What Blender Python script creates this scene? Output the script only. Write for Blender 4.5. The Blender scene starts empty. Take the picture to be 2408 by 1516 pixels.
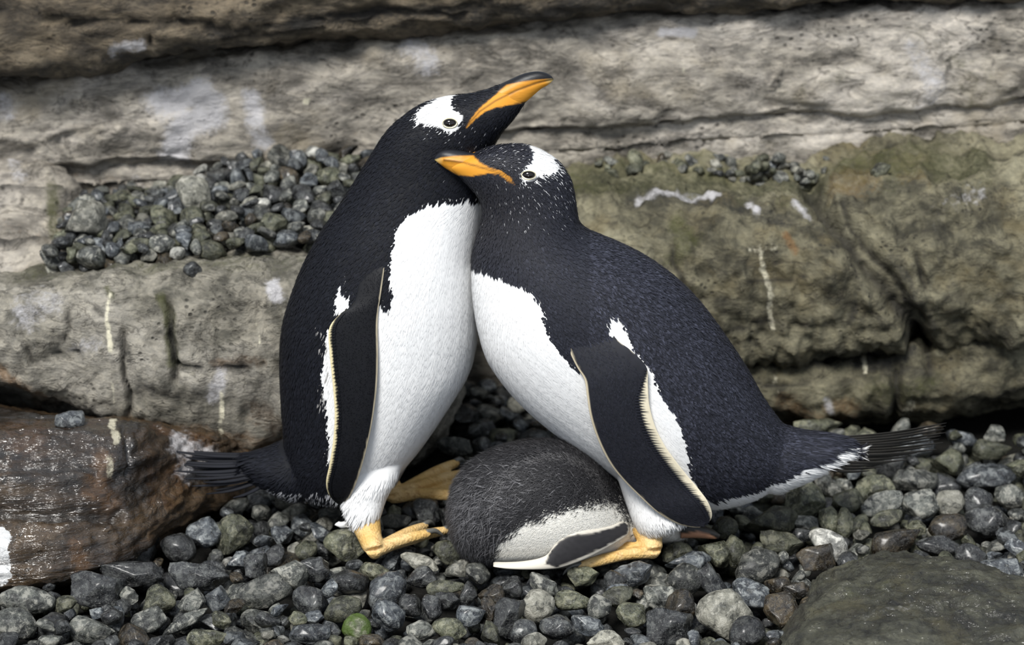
import bpy, math, random
import numpy as np
from mathutils import Vector, Matrix, Euler
from mathutils.bvhtree import BVHTree

SC = bpy.context.scene
COL = SC.collection
rng = np.random.default_rng(7)
random.seed(7)

# ------------------------------------------------------------------ camera
W, H = 2408.0, 1516.0
PITCH = math.radians(20.0)
DIST = 4.0
FPX = 6096.0
AIM = np.array([0.0, 0.0, 0.396])
CAM = AIM + DIST * np.array([0.0, -math.cos(PITCH), math.sin(PITCH)])
RT = np.array([1.0, 0, 0]); UP = np.array([0, math.sin(PITCH), math.cos(PITCH)]); FW = np.array([0, math.cos(PITCH), -math.sin(PITCH)])
cd = bpy.data.cameras.new('camera'); cam = bpy.data.objects.new('camera', cd); COL.objects.link(cam)
cam.location = CAM; cam.rotation_euler = (math.radians(90) - PITCH, 0, 0)
cd.sensor_width = 36.0; cd.lens = FPX / W * 36.0; cd.clip_start = 0.05
cd.dof.use_dof = True; cd.dof.focus_distance = 3.93; cd.dof.aperture_fstop = 3.4
SC.camera = cam

# ------------------------------------------------------------------ light
SC.view_settings.view_transform = 'Standard'; SC.view_settings.look = 'None'
SC.view_settings.gamma = 1.0; SC.view_settings.use_curve_mapping = False
SC.view_settings.exposure = 0.74
wd = bpy.data.worlds.new('overcast_sky'); SC.world = wd; wd.use_nodes = True
wd.node_tree.nodes['Background'].inputs[0].default_value = (0.80, 0.88, 1.0, 1)
wd.node_tree.nodes['Background'].inputs[1].default_value = 0.46
ld = bpy.data.lights.new('soft_sun', 'SUN'); lo = bpy.data.objects.new('soft_sun', ld); COL.objects.link(lo)
ld.energy = 2.75; ld.angle = math.radians(18); ld.color = (1.0, 0.98, 0.94)
lo.rotation_euler = Vector((0.28, 0.72, -1.0)).to_track_quat('-Z', 'Y').to_euler()
lo.location = (-1, -2, 4)

# ------------------------------------------------------------------ pixel helpers
def ray(px, py):
    px = np.asarray(px, float); py = np.asarray(py, float)
    return ((px - W/2)/FPX)[..., None]*RT + ((H/2 - py)/FPX)[..., None]*UP + FW
def P(px, py, Y):
    d = ray(px, py); t = (np.asarray(Y, float) - CAM[1]) / d[..., 1]
    return CAM + d * t[..., None]
def G(px, py, z=0.0):
    d = ray(px, py); t = (np.asarray(z, float) - CAM[2]) / d[..., 2]
    return CAM + d * t[..., None]
def proj(p):
    q = np.asarray(p, float) - CAM
    w = q @ FW
    return np.stack([W/2 + FPX*(q @ RT)/w, H/2 - FPX*(q @ UP)/w], -1)
def lin(r, g, b):
    f = lambda c: (c/255/12.92) if c/255 <= 0.04045 else ((c/255 + 0.055)/1.055)**2.4
    return (f(r), f(g), f(b), 1.0)

# ------------------------------------------------------------------ numpy noise
_perm = np.random.default_rng(3).permutation(256).astype(np.int64); _perm = np.concatenate([_perm, _perm, _perm])
_gr = np.random.default_rng(4).normal(size=(256, 3)); _gr /= np.linalg.norm(_gr, axis=1)[:, None]
def perlin(p):
    p = np.asarray(p, float); i = np.floor(p).astype(np.int64); f = p - i; i &= 255
    u = f*f*f*(f*(f*6-15)+10); out = np.zeros(len(p))
    for dx in (0, 1):
        wx = u[:, 0] if dx else 1-u[:, 0]
        for dy in (0, 1):
            wy = u[:, 1] if dy else 1-u[:, 1]
            for dz in (0, 1):
                wz = u[:, 2] if dz else 1-u[:, 2]
                h = _perm[_perm[_perm[i[:, 0]+dx] + i[:, 1]+dy] + i[:, 2]+dz]
                g = _gr[h]
                out += wx*wy*wz*(g[:, 0]*(f[:, 0]-dx) + g[:, 1]*(f[:, 1]-dy) + g[:, 2]*(f[:, 2]-dz))
    return out * 1.5
def fbm(p, octaves=4, gain=0.5):
    s = np.zeros(len(p)); a = 1.0
    for k in range(octaves):
        s += a*perlin(p*(2.03**k) + 17.3*k); a *= gain
    return s
def seg_dist(q, line):
    """distance of pixel points q (N,2) to a polyline"""
    line = np.asarray(line, float); d = np.full(len(q), 1e9)
    for a, b in zip(line[:-1], line[1:]):
        ab = b - a; t = np.clip(((q - a) @ ab)/max(ab @ ab, 1e-9), 0, 1)
        d = np.minimum(d, np.linalg.norm(q - a - t[:, None]*ab, axis=1))
    return d
def poly_sd(q, poly):
    """signed distance, positive inside"""
    poly = np.asarray(poly, float); d = seg_dist(q, np.vstack([poly, poly[:1]]))
    ins = np.zeros(len(q), bool); n = len(poly)
    for i in range(n):
        x1, y1 = poly[i]; x2, y2 = poly[(i+1) % n]
        if y1 == y2: continue
        c = ((y1 > q[:, 1]) != (y2 > q[:, 1])) & (q[:, 0] < (x2-x1)*(q[:, 1]-y1)/(y2-y1) + x1)
        ins ^= c
    return np.where(ins, d, -d)
def catmull(c, n):
    """c (K,...) control values -> n samples"""
    c = np.asarray(c, float); K = len(c)
    t = np.linspace(0, K-1, n); i = np.clip(t.astype(int), 0, K-2); f = (t-i).reshape((-1,)+(1,)*(c.ndim-1))
    g = lambda j: c[np.clip(j, 0, K-1)]
    p0, p1, p2, p3 = g(i-1), g(i), g(i+1), g(i+2)
    return 0.5*((2*p1) + (-p0+p2)*f + (2*p0-5*p1+4*p2-p3)*f**2 + (-p0+3*p1-3*p2+p3)*f**3)

# ------------------------------------------------------------------ object helpers
def new_mesh(name, v, f, smooth=True, mat=None):
    me = bpy.data.meshes.new(name)
    me.from_pydata(np.asarray(v).tolist(), [], f if isinstance(f, list) else np.asarray(f).tolist())
    if smooth: me.polygons.foreach_set('use_smooth', np.ones(len(me.polygons), bool))
    if mat: me.materials.append(mat)
    me.update(); return me
def attr(me, name, vals):
    vals = np.asarray(vals, np.float32)
    if vals.ndim == 1:
        me.attributes.new(name, 'FLOAT', 'POINT').data.foreach_set('value', vals)
    else:
        a = np.ones((len(vals), 4), np.float32); a[:, :3] = vals[:, :3]
        me.attributes.new(name, 'FLOAT_COLOR', 'POINT').data.foreach_set('color', a.ravel())
def obj(name, me, parent=None, root=None):
    """mesh given in world coordinates; under a root Empty it is moved into the root's space"""
    o = bpy.data.objects.new(name, me); COL.objects.link(o)
    if parent is not None:
        o.parent = parent
        r = root or parent
        if len(me.vertices): me.transform(Matrix.Translation(-Vector(r.location)))
    return o
def thing(name, label, cat, loc, group=None):
    o = bpy.data.objects.new(name, None); COL.objects.link(o); o.location = Vector(loc)
    o.empty_display_size = 0.05
    return tag(o, label, cat, group)
def tag(o, label=None, cat=None, group=None, kind=None):
    for k, v in (('label', label), ('category', cat), ('group', group), ('kind', kind)):
        if v: o[k] = v
    return o
def grid_faces(nr, nc, wrap=True):
    f = []
    r, c = np.meshgrid(np.arange(nr-1), np.arange(nc if wrap else nc-1), indexing='ij')
    c2 = (c+1) % nc
    return np.stack([r*nc+c, r*nc+c2, (r+1)*nc+c2, (r+1)*nc+c], -1).reshape(-1, 4)
def loft_vf(sections):
    """sections (R,M,3) closed rings -> verts, faces with fan caps"""
    R, M, _ = sections.shape
    v = np.vstack([sections.reshape(-1, 3), sections[0].mean(0)[None], sections[-1].mean(0)[None]])
    f = grid_faces(R, M).tolist()
    for j in range(M):
        f.append([R*M, (j+1) % M, j]); f.append([R*M+1, (R-1)*M+j, (R-1)*M+(j+1) % M])
    return v, f
def ring_loft(rings, Y0, n=6, M=40, power=2.0):
    """rings: (ax,ay,bx,by,half_depth[,dY]) in photo pixels on the plane Y0+dY"""
    r = np.array([list(q)+[0.0]*(6-len(q)) for q in rings], float)
    r = catmull(r, (len(r)-1)*n+1)
    A = P(r[:, 0], r[:, 1], Y0+r[:, 5]); B = P(r[:, 2], r[:, 3], Y0+r[:, 5])
    c = (A+B)/2; a = (B-A)/2; th = np.linspace(0, 2*np.pi, M, endpoint=False)
    ct, st = np.cos(th), np.sin(th)
    ct = np.sign(ct)*np.abs(ct)**(2/power); st = np.sign(st)*np.abs(st)**(2/power)
    s = c[:, None]+a[:, None]*ct[None, :, None]
    s[..., 1] += np.maximum(r[:, 4], 0.001)[:, None]*st[None]
    return loft_vf(s)
def tube_loft(pts, rad, n=5, M=14, flat=1.0):
    """tube along world points; flat scales the vertical radius"""
    p = catmull(np.array(pts, float), (len(pts)-1)*n+1); r = catmull(np.array(rad, float), len(p))
    t = np.gradient(p, axis=0); t /= np.linalg.norm(t, axis=1)[:, None]+1e-12
    ref = np.tile(np.array([0, 0, 1.0]), (len(p), 1)); ref[np.abs(t[:, 2]) > 0.9] = [0, 1.0, 0]
    s_ = np.cross(t, ref); s_ /= np.linalg.norm(s_, axis=1)[:, None]; u = np.cross(s_, t)
    th = np.linspace(0, 2*np.pi, M, endpoint=False)
    s = p[:, None] + r[:, None, None]*(s_[:, None]*np.cos(th)[None, :, None] + flat*u[:, None]*np.sin(th)[None, :, None])
    return loft_vf(s)
def join_vf(parts):
    V, F, n = [], [], 0
    for v, f in parts:
        V.append(v); F += [[i+n for i in q] for q in f]; n += len(v)
    return np.vstack(V), F
def remesh(parts, voxel, smooth=6, fac=0.5):
    """fuse closed pieces into one continuous surface"""
    v, f = join_vf(parts)
    tmp = bpy.data.objects.new('tmp', new_mesh('tmp', v, f)); COL.objects.link(tmp)
    m = tmp.modifiers.new('r', 'REMESH'); m.mode = 'VOXEL'; m.voxel_size = voxel
    if smooth:
        s = tmp.modifiers.new('s', 'SMOOTH'); s.iterations = smooth; s.factor = fac
    dg = bpy.context.evaluated_depsgraph_get(); dg.update()
    me = bpy.data.meshes.new_from_object(tmp.evaluated_get(dg), depsgraph=dg)
    src = tmp.data; bpy.data.objects.remove(tmp); bpy.data.meshes.remove(src)
    me.polygons.foreach_set('use_smooth', np.ones(len(me.polygons), bool)); me.materials.clear()
    return me
def verts_of(me):
    a = np.empty(len(me.vertices)*3); me.vertices.foreach_get('co', a); return a.reshape(-1, 3)
def normals_of(me):
    a = np.empty(len(me.vertices)*3); me.vertices.foreach_get('normal', a); return a.reshape(-1, 3)
def bvh_of(me):
    return BVHTree.FromPolygons(verts_of(me).tolist(), [tuple(p.vertices) for p in me.polygons])
def hit(bvh, px, py):
    d = ray(px, py); d = d/np.linalg.norm(d)
    loc, nor, idx, dist = bvh.ray_cast(Vector(CAM), Vector(d))
    return loc, nor

# ------------------------------------------------------------------ material helpers
class NT:
    def __init__(s, name, rough=0.6, spec=0.5):
        s.m = bpy.data.materials.new(name); s.m.use_nodes = True; s.t = s.m.node_tree
        s.b = s.t.nodes['Principled BSDF']
        s.b.inputs['Roughness'].default_value = rough; s.b.inputs['Specular IOR Level'].default_value = spec
        s.tc = s.n('ShaderNodeTexCoord')
    def n(s, typ, **kw):
        q = s.t.nodes.new(typ)
        for k, v in kw.items(): setattr(q, k, v)
        return q
    def put(s, sock, v):
        if hasattr(v, 'is_output') or isinstance(v, bpy.types.NodeSocket): s.t.links.new(v, sock)
        else: sock.default_value = v
    def attr(s, name, out='Fac'):
        q = s.n('ShaderNodeAttribute', attribute_name=name); return q.outputs[out]
    def coord(s, scale=(1, 1, 1), rot=(0, 0, 0), src=None):
        q = s.n('ShaderNodeMapping'); s.put(q.inputs['Vector'], src or s.tc.outputs['Object'])
        q.inputs['Scale'].default_value = scale; q.inputs['Rotation'].default_value = rot
        return q.outputs[0]
    def noise(s, scale, detail=4, rough=0.55, vec=None, dist=0.0):
        q = s.n('ShaderNodeTexNoise'); s.put(q.inputs['Vector'], vec or s.tc.outputs['Object'])
        q.inputs['Scale'].default_value = scale; q.inputs['Detail'].default_value = detail
        q.inputs['Roughness'].default_value = rough; q.inputs['Distortion'].default_value = dist
        return q.outputs['Fac']
    def voro(s, scale, vec=None, feature='F1', out='Distance', rnd=1.0):
        q = s.n('ShaderNodeTexVoronoi', feature=feature); s.put(q.inputs['Vector'], vec or s.tc.outputs['Object'])
        q.inputs['Scale'].default_value = scale; q.inputs['Randomness'].default_value = rnd
        return q.outputs[out]
    def math(s, op, a, b=0.0, clamp=False):
        q = s.n('ShaderNodeMath', operation=op, use_clamp=clamp); s.put(q.inputs[0], a); s.put(q.inputs[1], b); return q.outputs[0]
    def ramp(s, v, a, b, lo=0.0, hi=1.0):
        q = s.n('ShaderNodeMapRange', interpolation_type='SMOOTHSTEP'); s.put(q.inputs['Value'], v)
        for k, x in (('From Min', a), ('From Max', b), ('To Min', lo), ('To Max', hi)): q.inputs[k].default_value = x
        return q.outputs[0]
    def mix(s, f, a, b, mode='MIX'):
        q = s.n('ShaderNodeMix', data_type='RGBA', blend_type=mode)
        s.put(q.inputs[0], f); s.put(q.inputs[6], a); s.put(q.inputs[7], b); return q.outputs[2]
    def bump(s, h, strength=0.5, dist=0.01, prev=None):
        q = s.n('ShaderNodeBump'); q.inputs['Strength'].default_value = strength; q.inputs['Distance'].default_value = dist
        s.put(q.inputs['Height'], h)
        if prev is not None: s.put(q.inputs['Normal'], prev)
        return q.outputs[0]
    def out(s, color=None, normal=None, rough=None):
        if color is not None: s.put(s.b.inputs['Base Color'], color)
        if normal is not None: s.put(s.b.inputs['Normal'], normal)
        if rough is not None: s.put(s.b.inputs['Roughness'], rough)
        return s.m

def rock_material(name, c_dark, c_mid, c_light, wet=0.0, scale=1.0, streak=2.2, bumps=1.0, warm=None):
    k = NT(name, rough=0.75, spec=0.35)
    v = k.coord((1.0, 1.0, streak))
    big = k.noise(3.2*scale, 6, 0.6, v, 0.6); med = k.noise(13*scale, 7, 0.65, v, 0.4); fine = k.noise(70*scale, 6, 0.7, v)
    c = k.mix(k.ramp(med, 0.36, 0.62), c_dark, c_mid)
    c = k.mix(k.ramp(big, 0.45, 0.68), c, c_light)
    c = k.mix(k.ramp(fine, 0.32, 0.72, 0.0, 0.75), c, k.mix(1.0, c, (1.75, 1.72, 1.65, 1), 'MULTIPLY'))
    if warm: c = k.mix(k.ramp(k.noise(5.5*scale, 5, 0.6, k.coord((1, 1, 1.3), (0.3, 0.2, 1.0))), 0.52, 0.70, 0, 0.75), c, warm)
    pit = k.voro(55*scale, k.coord((1, 1, 1.2)))
    pitm = k.math('MULTIPLY', k.ramp(pit, 0.30, 0.12), k.ramp(k.noise(9*scale, 4), 0.50, 0.66))
    c = k.mix(k.math('MULTIPLY', pitm, 0.75), c, lin(40, 38, 34))
    vein = k.math('ABSOLUTE', k.math('SUBTRACT', k.noise(6*scale, 5, 0.6, k.coord((1, 1, 3.4), (0, 0.1, 0)), 1.2), 0.5))
    c = k.mix(k.ramp(vein, 0.016, 0.0, 0, 0.6), c, lin(48, 44, 38))
    blot = k.noise(24*scale, 8, 0.72, k.coord((1, 1, 1.5), (0.2, 0.4, 0.3)), 0.5)
    c = k.mix(k.ramp(blot, 0.46, 0.34, 0, 0.72), c, k.mix(1.0, c, (0.36, 0.36, 0.36, 1), 'MULTIPLY'))
    c = k.mix(k.ramp(blot, 0.56, 0.70, 0, 0.5), c, k.mix(1.0, c, (1.5, 1.5, 1.5, 1), 'MULTIPLY'))
    edge = k.math('ADD', k.math('MULTIPLY', k.noise(26, 8, 0.7), 0.6), k.math('MULTIPLY', k.noise(120, 4, 0.6), 0.4))
    def stain(nm, col, lo=0.35, hi=0.6, s=1.0):
        nonlocal c
        a = k.math('ADD', k.attr(nm), k.math('MULTIPLY', k.math('SUBTRACT', edge, 0.5), 2.2))
        c = k.mix(k.math('MULTIPLY', k.ramp(a, lo, hi), k.math('MULTIPLY', k.math('GREATER_THAN', k.attr(nm), 0.02), s)), c, col)
    stain('rust', lin(118, 84, 48), 0.30, 1.15, 0.62)
    stain('moss', lin(66, 68, 34), 0.30, 1.1, 0.75)
    stain('grime_shade', lin(36, 35, 33), 0.30, 1.05, 0.85)  # dark mask: real grime plus shadow painted by the overhang lip
    stain('pale', lin(188, 186, 188), 0.25, 0.95, 0.85)
    stain('guano', lin(214, 208, 184), 0.38, 0.85, 0.9)
    stain('white', lin(238, 240, 242), 0.40, 0.5, 1.0)
    c = k.mix(k.math('MULTIPLY', k.attr('crack'), 0.8), c, lin(30, 28, 25))
    nb = k.bump(fine, 0.55*bumps, 0.006)
    nb = k.bump(med, 0.6*bumps, 0.02, nb)
    nb = k.bump(k.math('MULTIPLY', pitm, -1.0), 0.6, 0.006, nb)
    nb = k.bump(k.ramp(vein, 0.0, 0.03), 0.35, 0.008, nb)
    wetm = k.attr('wet')
    r = k.ramp(wetm, 0.0, 1.0, 0.78, 0.4)
    rip = k.math('ADD', k.noise(26, 4, 0.6, k.coord((0.4, 1, 3.0)), 0.4), k.math('MULTIPLY', k.noise(85, 3, 0.6, k.coord((0.45, 1, 2.2))), 0.22))
    k.put(k.b.inputs['Coat Weight'], wetm); k.b.inputs['Coat Roughness'].default_value = 0.04
    k.put(k.b.inputs['Coat Normal'], k.bump(rip, 1.0, 0.016))
    c = k.mix(k.math('MULTIPLY', wetm, 0.45), c, k.mix(1.0, c, (0.35, 0.33, 0.30, 1), 'MULTIPLY'))
    return k.out(c, nb, r)

M_ROCK_UP = rock_material('rock_overhang', lin(50, 45, 38), lin(98, 88, 73), lin(118, 108, 91))
M_ROCK_BAND = rock_material('rock_band', lin(90, 86, 80), lin(147, 141, 131), lin(168, 162, 154), warm=lin(144, 134, 115))
M_ROCK_LOW = rock_material('rock_ledge', lin(70, 68, 61), lin(122, 118, 108), lin(142, 138, 129), scale=1.2, streak=1.4)
M_ROCK_OLIVE = rock_material('rock_olive', lin(48, 46, 36), lin(98, 94, 77), lin(122, 118, 99), scale=1.2, streak=1.3, warm=lin(98, 89, 64))
M_ROCK_WET = rock_material('rock_wet', lin(20, 15, 10), lin(50, 37, 23), lin(76, 60, 40), streak=2.6, warm=lin(86, 56, 24))
M_ROCK_FLAT = rock_material('rock_flat', lin(26, 26, 22), lin(56, 56, 46), lin(78, 78, 66), scale=2.0, streak=1.0, warm=lin(70, 66, 46))

# ------------------------------------------------------------------ rocks
PAINTS = ('rust', 'moss', 'grime_shade', 'pale', 'guano', 'white', 'wet')
def smooth1(a, w):
    k = np.hanning(w+2)[1:-1]; k /= k.sum()
    return np.convolve(np.pad(a, (w//2, w//2), mode='edge'), k, 'valid')
ROCK_MESHES = []
def finish_rock(name, label, v, nrm_fn, faces, mat, disp, cracks, paint, base_wet=0.0):
    """displace along normals, cut cracks, write stain and shade masks"""
    me = new_mesh(name, v, faces); n = normals_of(me)
    d = np.zeros(len(v))
    for amp, fr, sc in disp: d += amp*fbm(v*np.array(sc)*fr + 5.1*len(name), 5, 0.52)
    q = proj(v)
    jit = np.stack([perlin(v*14+3), perlin(v*14+9)], -1)*14 + np.stack([perlin(v*45+3), perlin(v*45+9)], -1)*5
    crack = np.zeros(len(v))
    for line, wid, depth in cracks:
        dd = seg_dist(q+jit, line); m = np.exp(-(dd/wid)**2)
        d -= depth*m; crack = np.maximum(crack, np.exp(-(dd/(wid*0.75))**2))
    v2 = v + n*d[:, None]
    me.vertices.foreach_set('co', v2.ravel()); me.update()
    attr(me, 'crack', crack)
    vals = {p: np.zeros(len(v)) for p in PAINTS}
    for p, line, wid, st in paint:
        vals[p] = np.maximum(vals[p], st*np.clip(1.35 - seg_dist(q+jit*0.8, line)/wid, 0, 1))
    vals['wet'] = np.clip(vals['wet']+base_wet, 0, 1)
    for p in PAINTS: attr(me, p, vals[p])
    me.materials.append(mat); ROCK_MESHES.append(me)
    o = obj(name, me); tag(o, label, 'rock', kind='structure')
    return o
def ledge(name, label, px0, px1, curves, mat, ncol=260, nrow=110, disp=(), cracks=(), paint=(), round0=0.0, round1=0.0, wet=0.0):
    xs = np.linspace(px0, px1, ncol); rows = []
    for cv in curves:
        if cv[0] == 'off':
            rows.append(rows[cv[1]] + np.array(cv[2])); continue
        a = np.array([[q[0], q[1]] for q in cv], float)
        w = max(5, ncol//14) | 1
        py = smooth1(np.interp(xs, a[:, 0], a[:, 1]), w)
        if cv[0][2] is None: rows.append(G(xs, py, -0.045))
        else:
            Y = smooth1(np.interp(xs, a[:, 0], [q[2] for q in cv]), w)
            rows.append(P(xs, py, Y))
    c = np.stack(rows)                                   # (K, ncol, 3)
    cc = np.concatenate([c[-1:], c, c[:2]])              # closed
    K = len(c); t = np.linspace(0, K, nrow, endpoint=False)
    seg = np.linalg.norm(np.diff(np.concatenate([c, c[:1]]), axis=0), axis=2).mean(1); seg = np.maximum(seg, 0.04)
    cum = np.concatenate([[0], np.cumsum(np.minimum(seg, 0.25))]); t = np.interp(np.linspace(0, cum[-1], nrow, endpoint=False), cum, np.arange(K+1))
    i = np.clip(t.astype(int), 0, K-1); f = (t-i)[:, None, None]
    p0, p1, p2, p3 = cc[i], cc[i+1], cc[i+2], cc[np.clip(i+3, 0, len(cc)-1)]
    s = 0.5*((2*p1)+(-p0+p2)*f*0.8+(2*p0-5*p1+4*p2-p3)*f**2*0.8+(-p0+3*p1-3*p2+p3)*f**3*0.8 + 0.2*2*(p2-p1)*f)
    s = s.transpose(1, 0, 2)                             # (ncol, nrow, 3)
    u = np.linspace(0, 1, ncol); sh = np.ones(ncol)
    if round0: sh *= np.sqrt(np.clip(1-(1-np.clip(u/round0, 0, 1))**2, 0.0004, 1))
    if round1: sh *= np.sqrt(np.clip(1-(1-np.clip((1-u)/round1, 0, 1))**2, 0.0004, 1))
    m = s.mean(1, keepdims=True); s = m + (s-m)*sh[:, None, None]
    v, f = loft_vf(s)
    f = [q[::-1] for q in f]
    return finish_rock(name, label, v, None, f, mat, disp, cracks, paint, wet)

LA = [(-600, 215), (0, 188), (200, 166), (350, 142), (520, 118), (650, 106), (800, 96), (1000, 80), (1200, 52), (1400, 30), (1700, 16), (2100, 6), (2408, -6), (3000, -30)]
LB = [(-600, 395), (0, 395), (90, 388), (200, 380), (400, 374), (600, 396), (860, 372), (1240, 302), (1400, 302), (1550, 288), (1700, 272), (1900, 268), (2100, 255), (2280, 246), (2408, 232), (3000, 205)]
def sh(L, dy, Yl, Yr):
    return [(x, y+dy, Yl + (Yr-Yl)*min(max((x-0)/2000.0, 0), 1)) for x, y in L]
o_up = ledge('rock_overhang', 'brown layered rock overhang jutting out above the pale rock band', -1400, 3600,
      [sh(LA, -18, .98, 1.02), sh(LA, -4, .74, .84), sh(LA, -22, .675, .80), sh(LA, -80, .66, .79), [(-600, -60, .67), (0, -50, .67), (3000, -90, .82)], [(-600, -210, .72), (3000, -210, .86)], ('off', 5, (0, .4, 0))],
      M_ROCK_UP, 520, 110, [(.020, 4, (1, 1, 2.2)), (.010, 16, (1, 1, 2.5))],
      cracks=[([(-50, 12), (60, 30), (180, 46), (330, 46), (500, 48)], 7, .022), ([(352, 50), (356, 95)], 5, .014), ([(430, 62), (600, 66), (900, 40), (1150, 6)], 7, .014), ([(520, 92), (800, 70), (1100, 40)], 8, .012)],
      paint=[('pale', [(270, 120), (330, 100)], 22, .8), ('grime_shade', [(-100, 178), (200, 160), (500, 112)], 26, .8), ('grime_shade', [(700, 60), (1000, 40), (1400, 8), (2000, -20)], 30, .85), ('grime_shade', [(450, 80), (620, 70)], 20, .6)])  # long dark strokes by the lip carry its shadow, painted into the colour
o_band = ledge('rock_band', 'long pale grey-tan rock band running across behind both penguins', -1400, 3600,
      [sh(LA, -60, 1.05, 1.1), sh(LA, 4, .80, .87), sh(LA, 40, .752, .835), sh(LA, 110, .742, .825), sh(LB, -60, .742, .825), sh(LB, -16, .748, .83), sh(LB, 0, .775, .86), sh(LB, 6, 1.05, 1.1)],
      M_ROCK_BAND, 580, 120, [(.014, 5, (1, 1, 1.8)), (.008, 18, (1, 1, 2))],
      cracks=[([(-20, 330), (90, 332), (150, 306), (230, 300), (300, 302)], 5, .010), ([(1815, 205), (1835, 175)], 7, .012)],
      paint=[('pale', [(375, 240), (470, 215), (500, 270), (430, 300), (410, 370)], 42, 1.0), ('pale', [(590, 230), (600, 300), (620, 330)], 28, .9), ('guano', [(723, 232), (726, 236)], 10, 1.0),
             ('pale', [(0, 240), (20, 270)], 30, .7), ('pale', [(970, 110), (1000, 150)], 40, .6), ('pale', [(1560, 78), (1630, 82)], 14, 1.0), ('guano', [(1600, 130), (1605, 175)], 9, .5),
             ('pale', [(2150, 120), (2200, 200), (2180, 240)], 40, .6), ('moss', [(2160, 90), (2300, 180), (2260, 240)], 60, .5), ('moss', [(1800, 240), (2000, 180), (2120, 230)], 40, .42),
             ('grime_shade', [(2200, 20), (2220, 90)], 20, .5), ('grime_shade', [(2320, 40), (2330, 120)], 16, .6), ('grime_shade', [(2235, 140), (2230, 200)], 10, .8), ('grime_shade', [(1812, 205), (1838, 172)], 9, 1.0),
             ('grime_shade', [(1560, 20), (1900, 12), (2408, 0)], 18, .7), ('grime_shade', [(1000, 130), (1010, 200)], 20, .35), ('rust', [(850, 320), (900, 360)], 30, .4)])  # dark strip along the top right is the overhang's shadow, painted on
o_under = ledge('rock_stratum', 'thin tan rock layer under the pale band with pebbles along its foot', -1400, 3600,
      [sh(LB, -20, 1.1, 1.15), sh(LB, -4, .80, .875), sh(LB, 8, .775, .85), sh(LB, 50, .765, .845), sh(LB, 92, .77, .85), ('off', 4, (0, .03, -.5)), ('off', 5, (0, .3, 0))],
      M_ROCK_BAND, 520, 100, [(.012, 6, (1, 1, 1.6)), (.006, 20, (1, 1, 2))],
      cracks=[([(135, 390), (150, 470), (165, 560)], 12, .02), ([(690, 395), (700, 430)], 8, .01)],
      paint=[('grime_shade', [(1880, 370), (1960, 365)], 18, .9), ('moss', [(110, 400), (150, 450), (140, 520)], 26, .9), ('rust', [(150, 400), (300, 440)], 40, .4), ('grime_shade', [(1420, 360), (1640, 330), (1640, 350)], 26, .8), ('pale', [(320, 400), (330, 450)], 20, .5)])
o_block = ledge('rock_block', 'squarish tan rock block at the end of the gravel shelf', -1400, 215,
      [[(-600, 370, .95), (150, 372, .95)], [(-600, 372, .74), (150, 376, .76)], [(-600, 392, .70), (150, 390, .72)], [(-600, 480, .62), (150, 470, .64)], [(-600, 580, .54), (80, 572, .55), (150, 560, .57)], [(-600, 665, .45), (60, 658, .46), (150, 645, .48)], ('off', 5, (0, .05, -.2)), ('off', 6, (0, .3, 0))],
      M_ROCK_BAND, 230, 100, [(.014, 7, (1, 1, 1)), (.006, 22, (1, 1, 1))], round1=.07,
      cracks=[([(-100, 452), (60, 456), (140, 450)], 6, .018), ([(-100, 590), (40, 585), (110, 575)], 7, .016)],
      paint=[('moss', [(120, 440), (130, 560)], 22, .9), ('pale', [(30, 360), (50, 420)], 20, .6), ('rust', [(20, 520), (70, 560)], 40, .4), ('rust', [(10, 660), (100, 630)], 26, .7)])

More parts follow.
